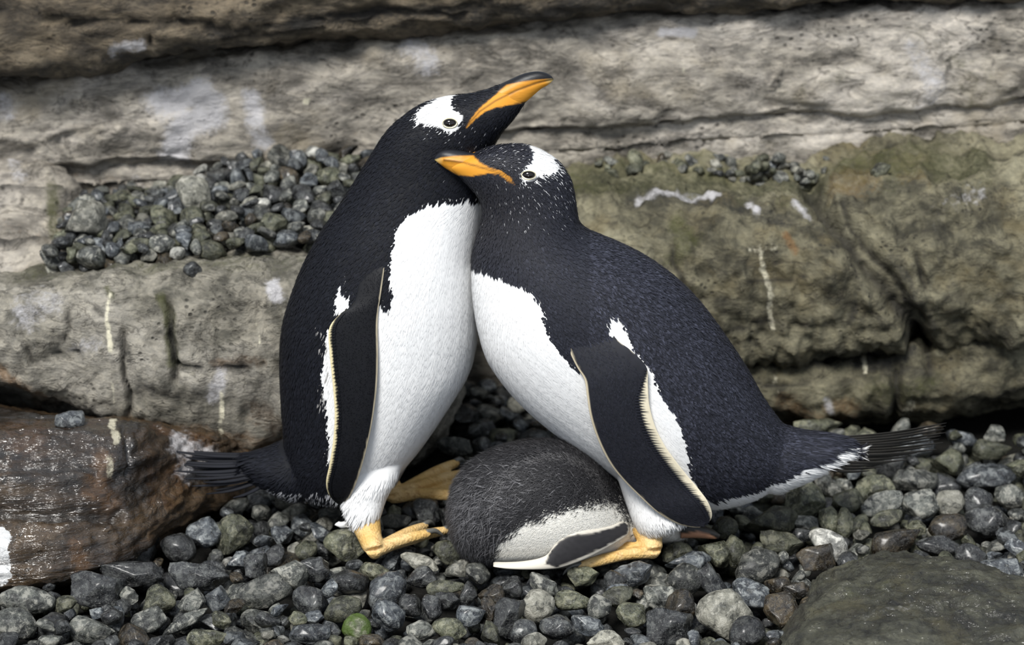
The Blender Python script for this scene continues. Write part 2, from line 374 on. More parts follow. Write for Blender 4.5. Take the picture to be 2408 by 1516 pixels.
o_dl = ledge('rock_ledge', 'rounded grey rock ledge behind the upright penguin with gravel on top', -1400, 1090,
      [[(-600, 930, .5), (0, 930, .5), (170, 985, .5), (960, 1085, .5)], [(-600, 905, .27), (0, 905, .27), (100, 932, .27), (170, 962, .27), (300, 996, .28), (450, 1035, .29), (650, 1065, .30), (960, 1065, .32)],
       [(-600, 860, .245), (0, 860, .245), (170, 900, .24), (450, 930, .25), (960, 950, .26)], [(-600, 770, .25), (0, 770, .25), (960, 790, .25)], [(-600, 710, .28), (0, 712, .275), (300, 690, .275), (960, 690, .27)],
       [(-600, 684, .33), (0, 682, .33), (150, 655, .33), (300, 642, .33), (960, 632, .33)], [(-600, 652, .43), (0, 656, .43), (120, 634, .43), (250, 617, .43), (700, 603, .43), (960, 600, .43)], ('off', 6, (0, .32, -.06)), ('off', 7, (0, 0, -.35))],
      M_ROCK_LOW, 500, 170, [(.018, 5, (1, 1, 1.3)), (.009, 17, (1, 1, 1.3)), (.004, 50, (1, 1, 1))], round1=.06,
      cracks=[([(288, 790), (292, 860), (300, 980)], 6, .016), ([(395, 700), (402, 780), (410, 850), (412, 900)], 8, .018), ([(412, 862), (480, 866), (540, 862), (620, 856)], 8, .016), ([(62, 820), (75, 850), (110, 840), (180, 830)], 8, .012), ([(160, 720), (170, 770), (150, 800)], 6, .008)],
      paint=[('guano', [(258, 690), (254, 760), (262, 830)], 8, .75), ('guano', [(262, 900), (262, 950)], 6, .7), ('guano', [(518, 920), (524, 1030)], 8, .7), ('pale', [(515, 880), (500, 930)], 24, .7), ('pale', [(640, 650), (650, 690)], 20, 1.0), ('guano', [(608, 760), (614, 810)], 7, .6), ('guano', [(498, 740), (502, 790)], 7, .5),
             ('moss', [(380, 690), (395, 740), (405, 860)], 18, 1.0), ('moss', [(20, 640), (250, 622), (500, 620), (700, 615)], 26, .55), ('moss', [(420, 860), (450, 870)], 12, .8), ('moss', [(255, 680), (262, 700)], 14, .8),
             ('grime_shade', [(400, 760), (405, 850)], 10, 1.0), ('grime_shade', [(560, 860), (600, 900), (640, 980)], 60, .6), ('grime_shade', [(280, 800), (300, 840)], 20, .7), ('grime_shade', [(225, 725), (240, 740)], 16, .8), ('pale', [(60, 740), (120, 700)], 46, .5), ('pale', [(220, 810), (180, 820)], 30, .4),
             ('rust', [(500, 850), (620, 850)], 18, .8), ('rust', [(300, 1000), (420, 1010), (560, 1030), (700, 1060)], 24, .85), ('rust', [(600, 960), (700, 1040)], 50, .6), ('rust', [(0, 880), (60, 920), (120, 960)], 26, .8), ('grime_shade', [(100, 960), (250, 985)], 18, .9)])  # last dark stroke follows the seam at the ledge foot
o_wet = ledge('wet_rock', 'wet brown rock step with rippled shiny face and white splash', -1400, 660,
      [[(-600, 1450, None), (0, 1395, None), (150, 1378, None), (280, 1352, None), (380, 1300, None), (440, 1252, None), (500, 1205, None), (660, 1195, None)],
       [(-600, 1400, -.13), (0, 1350, -.12), (150, 1335, -.10), (280, 1310, -.06), (380, 1255, .03), (440, 1210, .10), (500, 1170, .19), (660, 1165, .215)],
       [(-600, 1215, -.07), (0, 1215, -.06), (150, 1200, -.04), (280, 1190, -.005), (380, 1165, .07), (440, 1145, .13), (500, 1120, .205), (660, 1120, .23)],
       [(-600, 1090, .0), (0, 1085, .01), (280, 1080, .04), (440, 1075, .15), (500, 1070, .22), (660, 1070, .245)],
       [(-600, 1022, .065), (0, 1018, .07), (280, 1018, .09), (440, 1030, .19), (500, 1036, .24), (660, 1046, .26)],
       [(-600, 1000, .12), (0, 998, .13), (280, 1002, .14), (440, 1015, .225), (660, 1040, .28)],
       [(-600, 940, .30), (0, 945, .30), (170, 975, .30), (440, 1010, .31), (660, 1040, .34)], ('off', 6, (0, .1, -.12)), ('off', 7, (0, 0, -.25))],
      M_ROCK_WET, 520, 170, [(.011, 6, (.5, 1, 4)), (.008, 16, (.3, 1, 5)), (.004, 45, (.5, 1, 3))], round1=.10, wet=.45,
      cracks=[([(-900, 1200), (0, 1198), (130, 1206), (280, 1206)], 18, .040), ([(-900, 1105), (60, 1100), (220, 1112)], 10, .012), ([(-100, 1330), (100, 1322)], 6, .008), ([(290, 1010), (305, 1050), (300, 1120)], 5, .008)],
      paint=[('wet', [(-100, 1060), (250, 1060)], 90, 1.0), ('wet', [(-100, 1180), (280, 1150)], 80, 1.0), ('wet', [(-100, 1300), (240, 1280)], 80, 1.0), ('white', [(2, 1272), (0, 1310), (8, 1345)], 27, 1.2), ('guano', [(262, 1000), (275, 1035)], 13, .9), ('guano', [(254, 1080), (250, 1110)], 12, .7), ('pale', [(420, 1040), (500, 1080), (440, 1110)], 34, .75),
             ('rust', [(240, 1080), (220, 1150), (260, 1180)], 36, .8), ('rust', [(180, 1280), (200, 1330)], 36, .8), ('rust', [(60, 1010), (0, 1120)], 30, .4), ('grime_shade', [(460, 1120), (640, 1150)], 40, .8), ('grime_shade', [(330, 1120), (360, 1190)], 24, .6), ('grime_shade', [(-50, 985), (120, 985)], 18, .9)])  # last dark stroke runs along the back of the step

LF = [(1250, 858), (1600, 850), (1750, 842), (1900, 846), (2050, 838), (2150, 805), (2250, 792), (2408, 800), (3000, 800)]
o_fr = ledge('rock_boulder', 'big rounded olive-grey rock ledge with a diagonal cleft behind the stooping penguin', 1260, 3600,
      [[(1260, 845, .75), (3000, 795, .75)], [(x, y, .545) for x, y in LF], [(x, y-36, .505) for x, y in LF], [(1260, 740, .497), (3000, 700, .497)], [(1260, 630, .515), (2000, 610, .51), (3000, 560, .51)],
       [(1260, 560, .57), (1400, 548, .57), (1600, 525, .57), (1800, 508, .57), (1930, 490, .57), (2100, 478, .57), (2300, 452, .57), (3000, 420, .57)], [(1260, 470, .66), (1600, 455, .66), (2000, 440, .66), (2300, 400, .66), (3000, 370, .66)],
       [(1260, 410, .79), (1350, 404, .79), (1800, 390, .79), (2100, 368, .79), (2300, 345, .79), (3000, 300, .79)], ('off', 7, (0, .2, 0)), ('off', 8, (0, 0, -.3))],
      M_ROCK_OLIVE, 480, 180, [(.026, 4.5, (1, 1, 1)), (.018, 13, (1.3, 1, 1)), (.007, 40, (1, 1, 1))], round0=.045,
      cracks=[([(1905, 430), (1935, 480), (1965, 520), (2010, 590), (2060, 660), (2105, 715), (2150, 775), (2170, 830)], 24, .045), ([(1980, 470), (2030, 560), (2090, 640), (2180, 780)], 12, .018), ([(1580, 580), (1600, 640), (1620, 700)], 10, .01),
              ([(1700, 770), (1900, 765)], 5, .006), ([(2150, 600), (2180, 680)], 9, .015), ([(1720, 660), (1860, 655), (1960, 640)], 5, .005)],
      paint=[('guano', [(1790, 590), (1800, 660), (1810, 700), (1818, 780)], 10, .75), ('guano', [(1770, 590), (1830, 580)], 12, .55), ('moss', [(1590, 530), (1620, 560), (1590, 600)], 36, .8), ('moss', [(1360, 430), (1900, 415), (2300, 385)], 60, .75), ('grime_shade', [(1400, 425), (1700, 440), (1900, 425)], 34, .55), ('grime_shade', [(2200, 400), (2408, 370)], 40, .45), ('moss', [(1700, 490), (1900, 460)], 40, .5),
             ('grime_shade', [(1480, 470), (1600, 465), (1700, 490), (1860, 520)], 26, .75), ('pale', [(1500, 470), (1620, 455), (1690, 470)], 12, .7), ('pale', [(1770, 480), (1780, 500)], 14, .9), ('pale', [(1900, 500), (1870, 480)], 12, .6), ('rust', [(1960, 440), (2060, 430)], 30, .7), ('rust', [(1850, 560), (1870, 590)], 14, 1.0), ('rust', [(2120, 430), (2180, 430)], 24, .5),
             ('grime_shade', [(2110, 620), (2150, 700), (2200, 780)], 22, .7), ('grime_shade', [(2010, 710), (2000, 760)], 12, .7), ('grime_shade', [(1600, 620), (1640, 680)], 40, .4), ('pale', [(2200, 500), (2300, 440)], 30, .35), ('grime_shade', [(1760, 800), (2080, 800)], 20, .4)])
o_gr = ledge('rock_footing', 'low mossy rock footing under the cleft ledge beside the gravel', 1330, 3600,
      [[(1330, 1012, None), (1850, 1008, None), (2000, 994, None), (2200, 992, None), (2300, 970, None), (2408, 955, None), (3000, 930, None)],
       [(1330, 985, .545), (1850, 980, .545), (2000, 970, .55), (2200, 966, .55), (2300, 945, .57), (2408, 930, .58), (3000, 905, .6)], [(1330, 930, .53), (2200, 915, .53), (2408, 880, .55), (3000, 870, .56)],
       [(1330, 890, .545), (2100, 880, .545), (2200, 850, .555), (2408, 830, .56), (3000, 840, .56)], [(x, y+8, .575) for x, y in LF], [(x, y-4, .75) for x, y in LF], ('off', 5, (0, .1, -.3))],
      M_ROCK_OLIVE, 380, 110, [(.018, 6, (1, 1, 1)), (.010, 20, (1, 1, 1)), (.004, 55, (1, 1, 1))], round0=.045,
      cracks=[([(2105, 870), (2110, 930), (2095, 985)], 10, .02), ([(2180, 800), (2200, 880)], 12, .02), ([(1750, 905), (1900, 900)], 6, .008)],
      paint=[('guano', [(2028, 800), (2030, 870)], 7, .7), ('guano', [(1815, 870), (1825, 930)], 11, .5), ('moss', [(2060, 900), (2110, 940), (2200, 900)], 40, .6), ('moss', [(1950, 920), (2040, 930)], 36, .45), ('rust', [(1840, 950), (1900, 990), (2000, 960)], 40, .75), ('grime_shade', [(1730, 850), (2050, 850), (2150, 830)], 22, .9), ('grime_shade', [(2080, 870), (2180, 880)], 22, .7), ('pale', [(1945, 940), (1955, 965)], 12, .7), ('guano', [(2140, 960), (2120, 980)], 20, .5)])  # long dark strip follows the top edge below the ledge

def mound(name, label, outline, cx, cy, top, mat, disp, paint=(), cracks=()):
    o = np.array(outline, float); o = catmull(np.vstack([o, o[:1]]), 160)[:-1]
    base = G(o[:, 0], o[:, 1], 0.0); c = G(cx, cy, 0.0); rad = np.concatenate([np.linspace(0.02, .8, 55), np.linspace(.815, 1, 25), [1.01, 1.0]])
    s = []
    for i, r in enumerate(rad):
        p = c + (base-c)*r; p[:, 2] = top*(1-r**7)-.012*r if r < 1 else (-.03 if i == len(rad)-2 else -.10)
        s.append(p)
    v, f = loft_vf(np.stack(s))
    return finish_rock(name, label, v, None, f, mat, disp, cracks, paint, .35)
o_flat = mound('flat_rock', 'dark flat-topped rock slab sunk in the gravel, streaked and damp', [(1800, 1560), (1850, 1440), (1900, 1378), (1960, 1340), (2060, 1318), (2180, 1314), (2290, 1338), (2400, 1385), (2560, 1420), (2760, 1520), (2700, 1700), (2300, 1760), (1900, 1720)], 2230, 1530, .062, M_ROCK_FLAT,
      [(.014, 6, (1, 1, 1)), (.007, 20, (1, 2, 1)), (.003, 60, (1, 2.4, 1))], paint=[('moss', [(2000, 1380), (2120, 1370)], 20, .5), ('grime_shade', [(1850, 1500), (1900, 1400)], 24, .7), ('pale', [(2020, 1440), (2200, 1430)], 20, .25)])
tag(o_flat, None, 'rock', kind='thing')

# ------------------------------------------------------------------ bird materials
def feather_material(name, rough=0.5, spec=0.35):
    k = NT(name, rough, spec); k.b.inputs['Sheen Weight'].default_value = 0.0
    return k.out(k.attr('Col', 'Color'))
M_PLUME = feather_material('plumage', 0.6, 0.18)
M_BODY = feather_material('skin_plumage', 0.6, 0.25)
def beak_material():
    k = NT('beak_horn', 0.42, 0.35)
    st = k.noise(60, 5, 0.6, k.coord((1, 1, 4)))
    c = k.mix(k.ramp(st, 0.35, 0.7, 0, 0.5), k.attr('Col', 'Color'), k.mix(1.0, k.attr('Col', 'Color'), (0.72, 0.68, 0.6, 1), 'MULTIPLY'))
    return k.out(c, k.bump(st, 0.15, 0.002))
M_BEAK = beak_material()
def foot_material(name, c1, c2, c3):
    k = NT(name, 0.5, 0.4)
    c = k.mix(k.ramp(k.noise(24, 4), 0.4, 0.65), c1, c2)
    scl = k.voro(260, k.coord((1, 1, 1)))
    wr = k.noise(90, 4, 0.6, k.coord((1, 2.5, 1)))
    c = k.mix(k.ramp(wr, 0.52, 0.68, 0, 0.55), c, c3)
    nb = k.bump(scl, 0.5, 0.002); nb = k.bump(wr, 0.5, 0.004, nb)
    return k.out(c, nb)
M_FOOT = foot_material('foot_skin', lin(210, 172, 104), lin(220, 188, 132), lin(168, 122, 68))
def plain(name, col, rough=0.4, spec=0.5):
    k = NT(name, rough, spec); return k.out(k.mix(k.ramp(k.noise(150, 3), 0.35, 0.7, 0, 0.35), col, tuple([min(1, x*1.5+.01) for x in col[:3]]+[1])))
M_CLAW = plain('claw_horn', lin(92, 92, 88), 0.4)
M_EYE = plain('eye_ball', lin(16, 10, 8), 0.05, 0.6)
M_RING = plain('eye_ring', lin(200, 190, 150), 0.5)
M_SHAFT = feather_material('tail_feather_vane', 0.7, 0.15)

BLACK_L = np.array([0.0056, 0.0062, 0.0092]); BLACK_R = np.array([0.0160, 0.0170, 0.0235]); WHITE = np.array([0.84, 0.84, 0.835])
ORANGE = np.array(lin(208, 142, 44)[:3])

def flow_dir(q, lines):
    """direction field in pixels from guide polylines"""
    D = np.zeros((len(q), 2)); Wt = np.zeros(len(q))
    for L in lines:
        L = np.asarray(L, float)
        for a, b in zip(L[:-1], L[1:]):
            ab = b-a; t = np.clip(((q-a) @ ab)/(ab @ ab), 0, 1)
            w = 1/(np.linalg.norm(q-a-t[:, None]*ab, axis=1)+12)**3
            D += w[:, None]*(ab/np.linalg.norm(ab)); Wt += w
    return D/np.maximum(np.linalg.norm(D, axis=1), 1e-9)[:, None]

def fold(p, Y0):
    """mirror onto the near side of the sagittal plane, then to photo pixels"""
    p = p.copy(); p[:, 1] = Y0-np.abs(p[:, 1]-Y0); return proj(p)

def plumage(me, n, Y0, flows, color_fn, length_fn, width_fn, lift_fn, skip_fn, seed, curl=0.0):
    r = np.random.default_rng(seed)
    me.calc_loop_triangles()
    tri = np.empty(len(me.loop_triangles)*3, np.int64); me.loop_triangles.foreach_get('vertices', tri); tri = tri.reshape(-1, 3)
    v = verts_of(me); nn = normals_of(me)
    e1, e2 = v[tri[:, 1]]-v[tri[:, 0]], v[tri[:, 2]]-v[tri[:, 0]]
    ar = np.linalg.norm(np.cross(e1, e2), axis=1); pick = r.choice(len(tri), n, p=ar/ar.sum())
    u = r.random((n, 2)); fl = u.sum(1) > 1; u[fl] = 1-u[fl]; bw = np.stack([1-u.sum(1), u[:, 0], u[:, 1]], 1)
    p = (v[tri[pick]]*bw[:, :, None]).sum(1); nr = (nn[tri[pick]]*bw[:, :, None]).sum(1); nr /= np.linalg.norm(nr, axis=1)[:, None]
    q = fold(p, Y0)
    keep = ~skip_fn(q, p); p, nr, q = p[keep], nr[keep], q[keep]; n = len(p)
    d2 = flow_dir(q, flows); d = np.stack([d2[:, 0], np.zeros(n), -d2[:, 1]], 1)
    d += r.normal(size=(n, 3))*0.10
    d -= nr*(d*nr).sum(1)[:, None]; d /= np.linalg.norm(d, axis=1)[:, None]+1e-9
    col, cls = color_fn(q, p, r)
    L = length_fn(q, cls)*r.uniform(.75, 1.25, n); Wd = width_fn(q, cls)*r.uniform(.8, 1.2, n); lift = lift_fn(q, cls)*r.uniform(.4, 1.5, n)
    sp = (col.mean(1) > .15) & (cls < .5); Wd = np.where(sp, Wd*.42, Wd)
    s = np.cross(nr, d)
    base = p-nr*0.0006; mid = p+d*(L*.45)[:, None]+nr*(lift*.55)[:, None]
    tip = p+d*L[:, None]+nr*lift[:, None]+s*(r.normal(size=n)*curl*L)[:, None]
    V = np.stack([base, mid-s*(Wd/2)[:, None], mid+s*(Wd/2)[:, None], tip], 1).reshape(-1, 3)
    i = np.arange(n)[:, None]*4
    F = np.concatenate([i+np.array([[0, 1, 2]]), i+np.array([[1, 3, 2]])], 1).reshape(-1, 3)
    m2 = new_mesh('plumage', V, F, True, M_PLUME)
    # shade the blades with the surface they lie on
    nl = np.repeat(nr, 4, 0) + np.repeat(d, 4, 0)*np.tile(np.array([-.25, 0, 0, .1]), n)[:, None]
    nl /= np.linalg.norm(nl, axis=1)[:, None]
    cc = np.repeat(col, 4, 0); tipf = np.where(cc.mean(1) > .5, 1.0, np.tile(np.array([.8, 1, 1, 1.3]), n))[:, None]
    attr(m2, 'Col', np.clip(cc*tipf, 0, .88))
    m2.normals_split_custom_set_from_vertices(nl.tolist())
    return m2

def beak_mesh(rings, Y0, orange, mouth, tip, black):
    v, f = ring_loft(rings, Y0, 14, 72)
    me = new_mesh('beak', v, f, True, M_BEAK); q = fold(v, Y0)
    sd = poly_sd(q, orange); w = np.clip(sd/4+.6, 0, 1)[:, None]
    tipd = np.linalg.norm(q-np.array(tip), axis=1); o = ORANGE*(1+.10*perlin(v*80))[:, None]
    pale = np.clip(1-tipd/24, 0, 1)[:, None]; o = o*(1-pale)+np.array(lin(226, 206, 138)[:3])*pale
    md = np.clip(1.2-seg_dist(q, mouth)/3.4, 0, 1)[:, None]; o = o*(1-.72*md)
    attr(me, 'Col', black*.7*(1-w)+o*w)
    d = seg_dist(q, mouth)
    vv = v-normals_of(me)*(0.0012*np.exp(-(d/4)**2)*np.clip(sd/5, 0, 1))[:, None]
    me.vertices.foreach_set('co', vv.ravel()); me.update(); return me

def tube_mesh(name, pts, rad, mat, M=12, flat=1.0, n=5):
    v, f = tube_loft(pts, rad, n, M, flat); return new_mesh(name, v, f, True, mat)

def foot(root, ankle, heel, toes, webdepth=.8, r=.010, mat=None, shank=1.0, claw_len=.026, name='foot'):
    """tarsus, three webbed toes fused into one skin; claws as sub-parts"""
    ankle, heel = np.array(ankle), np.array(heel); toes = [np.array(t) for t in toes]
    parts = [tube_loft([ankle+(ankle-heel)*.12, ankle, heel*.55+ankle*.45, heel+np.array([0, 0, .004]), heel+np.array([0, 0, -.010])], [r*2.1*shank, r*2.0*shank, r*1.5*shank, r*1.3*shank, r*.55*shank], M=18)]
    joint = heel+(np.mean(toes, 0)-heel)*.04
    for t in toes:
        k1 = joint+(t-joint)*.35+np.array([0, 0, .004]); k2 = joint+(t-joint)*.7+np.array([0, 0, .003])
        parts.append(tube_loft([joint, k1, k2, t, t+(t-joint)*.03], [r*1.15, r*.95, r*.92, r*.66, r*.25], M=14))
    for a, b in zip(toes[:-1], toes[1:]):
        g = []
        for s in np.linspace(0.02, webdepth, 10):
            row = []
            for t in np.linspace(0, 1, 9):
                e = s*(1-.16*math.sin(math.pi*t)*s); q = joint+(a*(1-t)+b*t-joint)*e; q = q+np.array([0, 0, -.0015-.004*math.sin(math.pi*t)]); row.append(q)
            g.append(row)
        g = np.array(g); R, C, _ = g.shape; th = .0042
        loop = np.concatenate([g+np.array([0, 0, th]), (g-np.array([0, 0, th]))[:, ::-1]], 1)
        parts.append(loft_vf(loop))
    me = remesh(parts, .0020, 9, .5); me.materials.append(mat or M_FOOT)
    o = obj(name, me, root)
    for t in toes:
        d = t-joint; d[2] = 0; d /= np.linalg.norm(d)
        c = tube_mesh('claw', [t-d*.004+[0, 0, .003], t+d*claw_len*.4+[0, 0, .003], t+d*claw_len*.8+[0, 0, -.004], t+d*claw_len+[0, 0, -.010]], [r*.5, r*.42, r*.26, r*.05], M_CLAW, 10)
        obj('claw', c, o, root)
    return o

def flipper(root, bvh, rows, Y_fallback, stand, black, edge_lead, edge_trail, thick=.013, saw=1.0, sink=0.012, label=None, near=True, Y0=0.0, vis_rows=70):
    """rows: (lead_x, lead_y, trail_x, trail_y[, extra stand-off]) from shoulder to tip"""
    r = np.array([list(q)+[0.0]*(5-len(q)) for q in rows], float); n = vis_rows; r = catmull(r, n)
    mid = (r[:, :2]+r[:, 2:4])/2; Ys = []
    for (x, y) in mid:
        l, _ = hit(bvh, x, y); Ys.append(l.y if l else np.nan)
    Ys = np.array(Ys); bad = np.isnan(Ys); Ys[bad] = np.interp(np.flatnonzero(bad), np.flatnonzero(~bad), Ys[~bad]) if (~bad).any() else Y_fallback
    Ys = smooth1(Ys, 15)-stand-r[:, 4]; Ys += sink*np.exp(-np.linspace(0, 1, n)*11)
    A = P(r[:, 0], r[:, 1], Ys); B = P(r[:, 2], r[:, 3], Ys)
    if not near:
        A[:, 1] = 2*Y0-A[:, 1]; B[:, 1] = 2*Y0-B[:, 1]
    M = 44; th = np.linspace(0, 2*np.pi, M, endpoint=False); u = (1-np.cos(th))/2
    prof = np.sign(np.sin(th))*np.abs(np.sin(th))**.75*(1-.55*u)
    lastf = np.linspace(0, 1, n); tk = thick*(1-.45*lastf)
    s = A[:, None]*(1-u)[None, :, None]+B[:, None]*u[None, :, None]
    s[..., 1] += tk[:, None]*.5*prof[None]
    v, f = loft_vf(s); me = new_mesh('flipper', v, f, True, M_BODY)
    wpx = np.linalg.norm(r[:, :2]-r[:, 2:4], axis=1)
    U = np.concatenate([np.tile(u, n), [.5, .5]]); Lr = np.concatenate([np.repeat(lastf, M), [0, 1]]); Wp = np.concatenate([np.repeat(wpx, M), [1, 1]])
    dl = U*Wp; dt = (1-U)*Wp
    jit = perlin(v*220)*3
    tail_w = edge_trail*np.clip((Lr-.27)/.10, 0, 1)*np.clip((.97-Lr)/.25, 0, 1)
    wl = np.clip((edge_lead-dl+jit*.4)/2.0, 0, 1)[:, None]*np.clip((Lr-.05)/.05, 0, 1)[:, None]
    wt = np.clip((tail_w-dt+jit)/3.0, 0, 1)[:, None]
    bc = black*(1+.35*perlin(v*np.array([160, 160, 60])))[:, None]
    cl = np.array(lin(196, 184, 158)[:3]); ct = np.array(lin(226, 216, 190)[:3]) if saw > 0 else np.array(lin(218, 205, 164)[:3])
    c = bc*(1-wl)+cl*wl; c = c*(1-wt)+ct*wt
    attr(me, 'Col', c); pf = None
    if near:
        def skipF(q, p):
            j = np.argmin(np.abs(q[:, 1][:, None]-(mid[:, 1])[None]), 1)
            a_, b_ = r[j, 0], r[j, 2]; lo_, hi_ = np.minimum(a_, b_), np.maximum(a_, b_)
            return (q[:, 0] < lo_+edge_lead+4) | (q[:, 0] > hi_-edge_lead-4) | (p[:, 1] > Ys[j]-.001) | (np.abs(q[:, 0]-b_) < tailw_px(j))
        tailw_px = lambda j: edge_trail*1.15*np.clip((j/(n-1)-.27)/.10, 0, 1)*np.clip((.97-j/(n-1))/.25, 0, 1)+7
        ln = [[((r[i, 0]+r[i, 2])/2, (r[i, 1]+r[i, 3])/2) for i in range(0, n, 6)]]
        def cF(q, p, rr): return black*rr.uniform(.8, 1.5, len(q))[:, None], np.zeros(len(q))
        pf = plumage(me, 9000, 50.0, ln, cF, lambda q, w: np.full(len(q), .006), lambda q, w: np.full(len(q), .0022), lambda q, w: np.full(len(q), .0006), skipF, 31)
    o = obj('flipper', me, root)
    if pf: tag(obj('plumage', pf, o, root), kind='stuff')
    # barbed fringe: dark barbs lying over the pale trailing margin
    V, F, Cc = [], [], []
    k = 0
    lens = np.linalg.norm(np.diff(B, axis=0), axis=1).sum(); nb = int(lens/.0042)
    for i in range(nb):
        t = (i+.5)/nb
        if t < .27 or t > .97: continue
        j = min(int(t*(n-1)), n-2); ff = t*(n-1)-j
        a = A[j]*(1-ff)+A[j+1]*ff; b = B[j]*(1-ff)+B[j+1]*ff; tg = B[j+1]-B[j]; tg = tg/np.linalg.norm(tg); ac = (b-a); wl_ = np.linalg.norm(ac); ac = ac/wl_
        ew = edge_trail/1524.0*(np.clip((t-.27)/.10, 0, 1)*np.clip((.97-t)/.25, .15, 1))
        base = b-ac*(ew*1.25+.004); tip = b-ac*ew*rng.uniform(.05, .55)+tg*.004
        w = tg*.0020; up = np.array([0, -1.0 if near else 1.0, 0])*(thick*.5*(1-.45*t)*.55+.0012)
        V += [base-w+up, base+w+up, tip+up*.7]; F.append([k, k+1, k+2]); Cc += [black*1.1]*3; k += 3
    if V:
        m3 = new_mesh('barb_fringe', np.array(V), F, False, M_PLUME); attr(m3, 'Col', np.array(Cc))
        tag(obj('barb_fringe', m3, o, root), kind='stuff')
    return o

def eye(root, bvh, px, py, r, Y0, w=1.35):
    loc, nor = hit(bvh, px, py); loc = np.array(loc)
    for side in (1, -1):
        p = loc.copy()
        if side < 0: p[1] = 2*Y0-p[1]
        n = np.array([0, -side, 0.12]); n /= np.linalg.norm(n)
        th, ph = np.meshgrid(np.linspace(0, np.pi, 17), np.linspace(0, 2*np.pi, 28, endpoint=False), indexing='ij')
        sph = np.stack([np.sin(th)*np.cos(ph)*w, np.cos(th), np.sin(th)*np.sin(ph)], -1)*r
        sec = sph+p-n*r*.30
        v, f = loft_vf(sec); eo = obj('eye', new_mesh('eye', v, f, True, M_EYE), root)
        a = np.linspace(0, 2*np.pi, 41)[:-1]
        ring = np.stack([np.cos(a)*r*w*1.06, np.full(40, 0.0), np.sin(a)*r*1.08], -1)+p+n*r*.42
        sec = []
        for j in range(40):
            c = ring[j]; rad = (c-p-n*r*.42); rad /= np.linalg.norm(rad); t = np.linspace(0, 2*np.pi, 10, endpoint=False)
            sec.append(c+r*.10*(rad*np.cos(t)[:, None]+n*np.sin(t)[:, None]*1.6))
        sec = np.array(sec+[sec[0]])
        vv = sec.reshape(-1, 3); obj('eyelid', new_mesh('eyelid', vv, grid_faces(41, 10), True, M_RING), eo, root)
    return loc

def tail_feathers(root, specs, col):
    """specs: base px, base py, tip px, tip py, Ybase, Ytip, width"""
    for bx, by, tx, ty, Yb, Yt, w in specs:
        a, b = P(bx, by, Yb), P(tx, ty, Yt); n = 16; t = np.linspace(0, 1, n)
        c = a+(b-a)*t[:, None]; c[:, 2] -= .006*np.sin(np.pi*t)
        d = (b-a)/np.linalg.norm(b-a); s = np.cross(d, [0, 0, 1.0]); s /= np.linalg.norm(s); s = s*.6+np.array([0, 0, .8]); s /= np.linalg.norm(s); u = np.cross(s, d)
        wd = w*(1-t**3)**.6*(.55+.45*np.minimum(t*4, 1)); wd = np.maximum(wd, .0006)
        th = np.linspace(0, 2*np.pi, 10, endpoint=False)
        sec = c[:, None]+s[None, None]*(wd[:, None]*np.cos(th))[..., None]+u[None, None]*((np.full(n, .0012)*(1.3-t))[:, None]*np.sin(th))[..., None]
        v, f = loft_vf(sec); me = new_mesh('tail_feather', v, f, True, M_SHAFT)
        cc = col*(1+.5*perlin(v*np.array([20, 300, 300])))[:, None]
        sh_ = np.concatenate([np.tile(np.abs(np.cos(th)) < .35, n), [False, False]])[:, None]
        attr(me, 'Col', np.clip(np.where(sh_, cc*1.8+.003, cc), 0, 1)); obj('tail_feather', me, root)

def color_field(Y0, whites, orange, black, jitter_px, extra=None, mouth=None):
    """returns colours for feathers and for the skin below"""
    def sd_of(q):
        s = np.full(len(q), -1e9)
        for w in whites: s = np.maximum(s, poly_sd(q, w))
        return s
    def feathers(q, p, r):
        s = sd_of(q)+r.normal(size=len(q))*jitter_px
        white = s > 0
        v = r.uniform(.75, 1.35, len(q))
        blue = 1+.12*perlin(p*9)
        c = black*(v*blue)[:, None]
        light = r.random(len(q)) < .08; c[light] *= 1.5
        wv = WHITE*(1-.03*r.random(len(q)))[:, None]
        c = np.where(white[:, None], wv, c)
        if extra: c = extra(q, p, r, c, white)
        return c, white.astype(float)
    def skin(v):
        q = fold(v, Y0); s = sd_of(q); w = np.clip(s/5+.5, 0, 1)[:, None]
        c = black*.8*(1-w)+WHITE*.97*w
        if orange is not None:
            so = np.clip((poly_sd(q, orange)+perlin(v*150)*1.5)/3+.5, 0, 1)[:, None]; oc = ORANGE*(1-.65*np.clip(1.1-seg_dist(q, mouth)/3.4, 0, 1))[:, None]; c = c*(1-so)+oc*so
        return c
    return feathers, skin, sd_of

# ------------------------------------------------------------------ upright penguin
YL = .13
root_L = thing('penguin', 'upright gentoo penguin with raised orange beak and black flipper hanging at its side', 'penguin', G(900, 1300, 0.0)*np.array([1, 0, 1])+np.array([0, YL, 0]), None)
torso = [(735, 1160, 850, 1165, .04), (688, 1128, 905, 1140, .085), (672, 1080, 952, 1092, .105), (667, 1020, 1000, 1035, .115), (661, 940, 1055, 955, .120), (658, 850, 1104, 872, .122), (663, 770, 1122, 800, .121), (684, 695, 1125, 720, .117), (714, 620, 1125, 640, .108), (755, 545, 1128, 570, .095),
         (800, 480, 1134, 505, .081), (838, 420, 1140, 450, .069), (872, 365, 1146, 408, .060), (906, 313, 1153, 372, .054), (946, 275, 1163, 342, .050), (995, 244, 1178, 316, .046), (1050, 228, 1194, 295, .040), (1100, 222, 1212, 274, .031), (1145, 211, 1228, 253, .022), (1178, 199, 1237, 240, .015), (1195, 202, 1226, 227, .006)]
tail_l = [(740, 1010, 740, 1165, .075), (680, 1032, 690, 1168, .065), (640, 1050, 648, 1152, .05), (612, 1059, 620, 1142, .036), (590, 1063, 598, 1132, .020), (574, 1070, 580, 1118, .008), (562, 1082, 566, 1104, .002)]
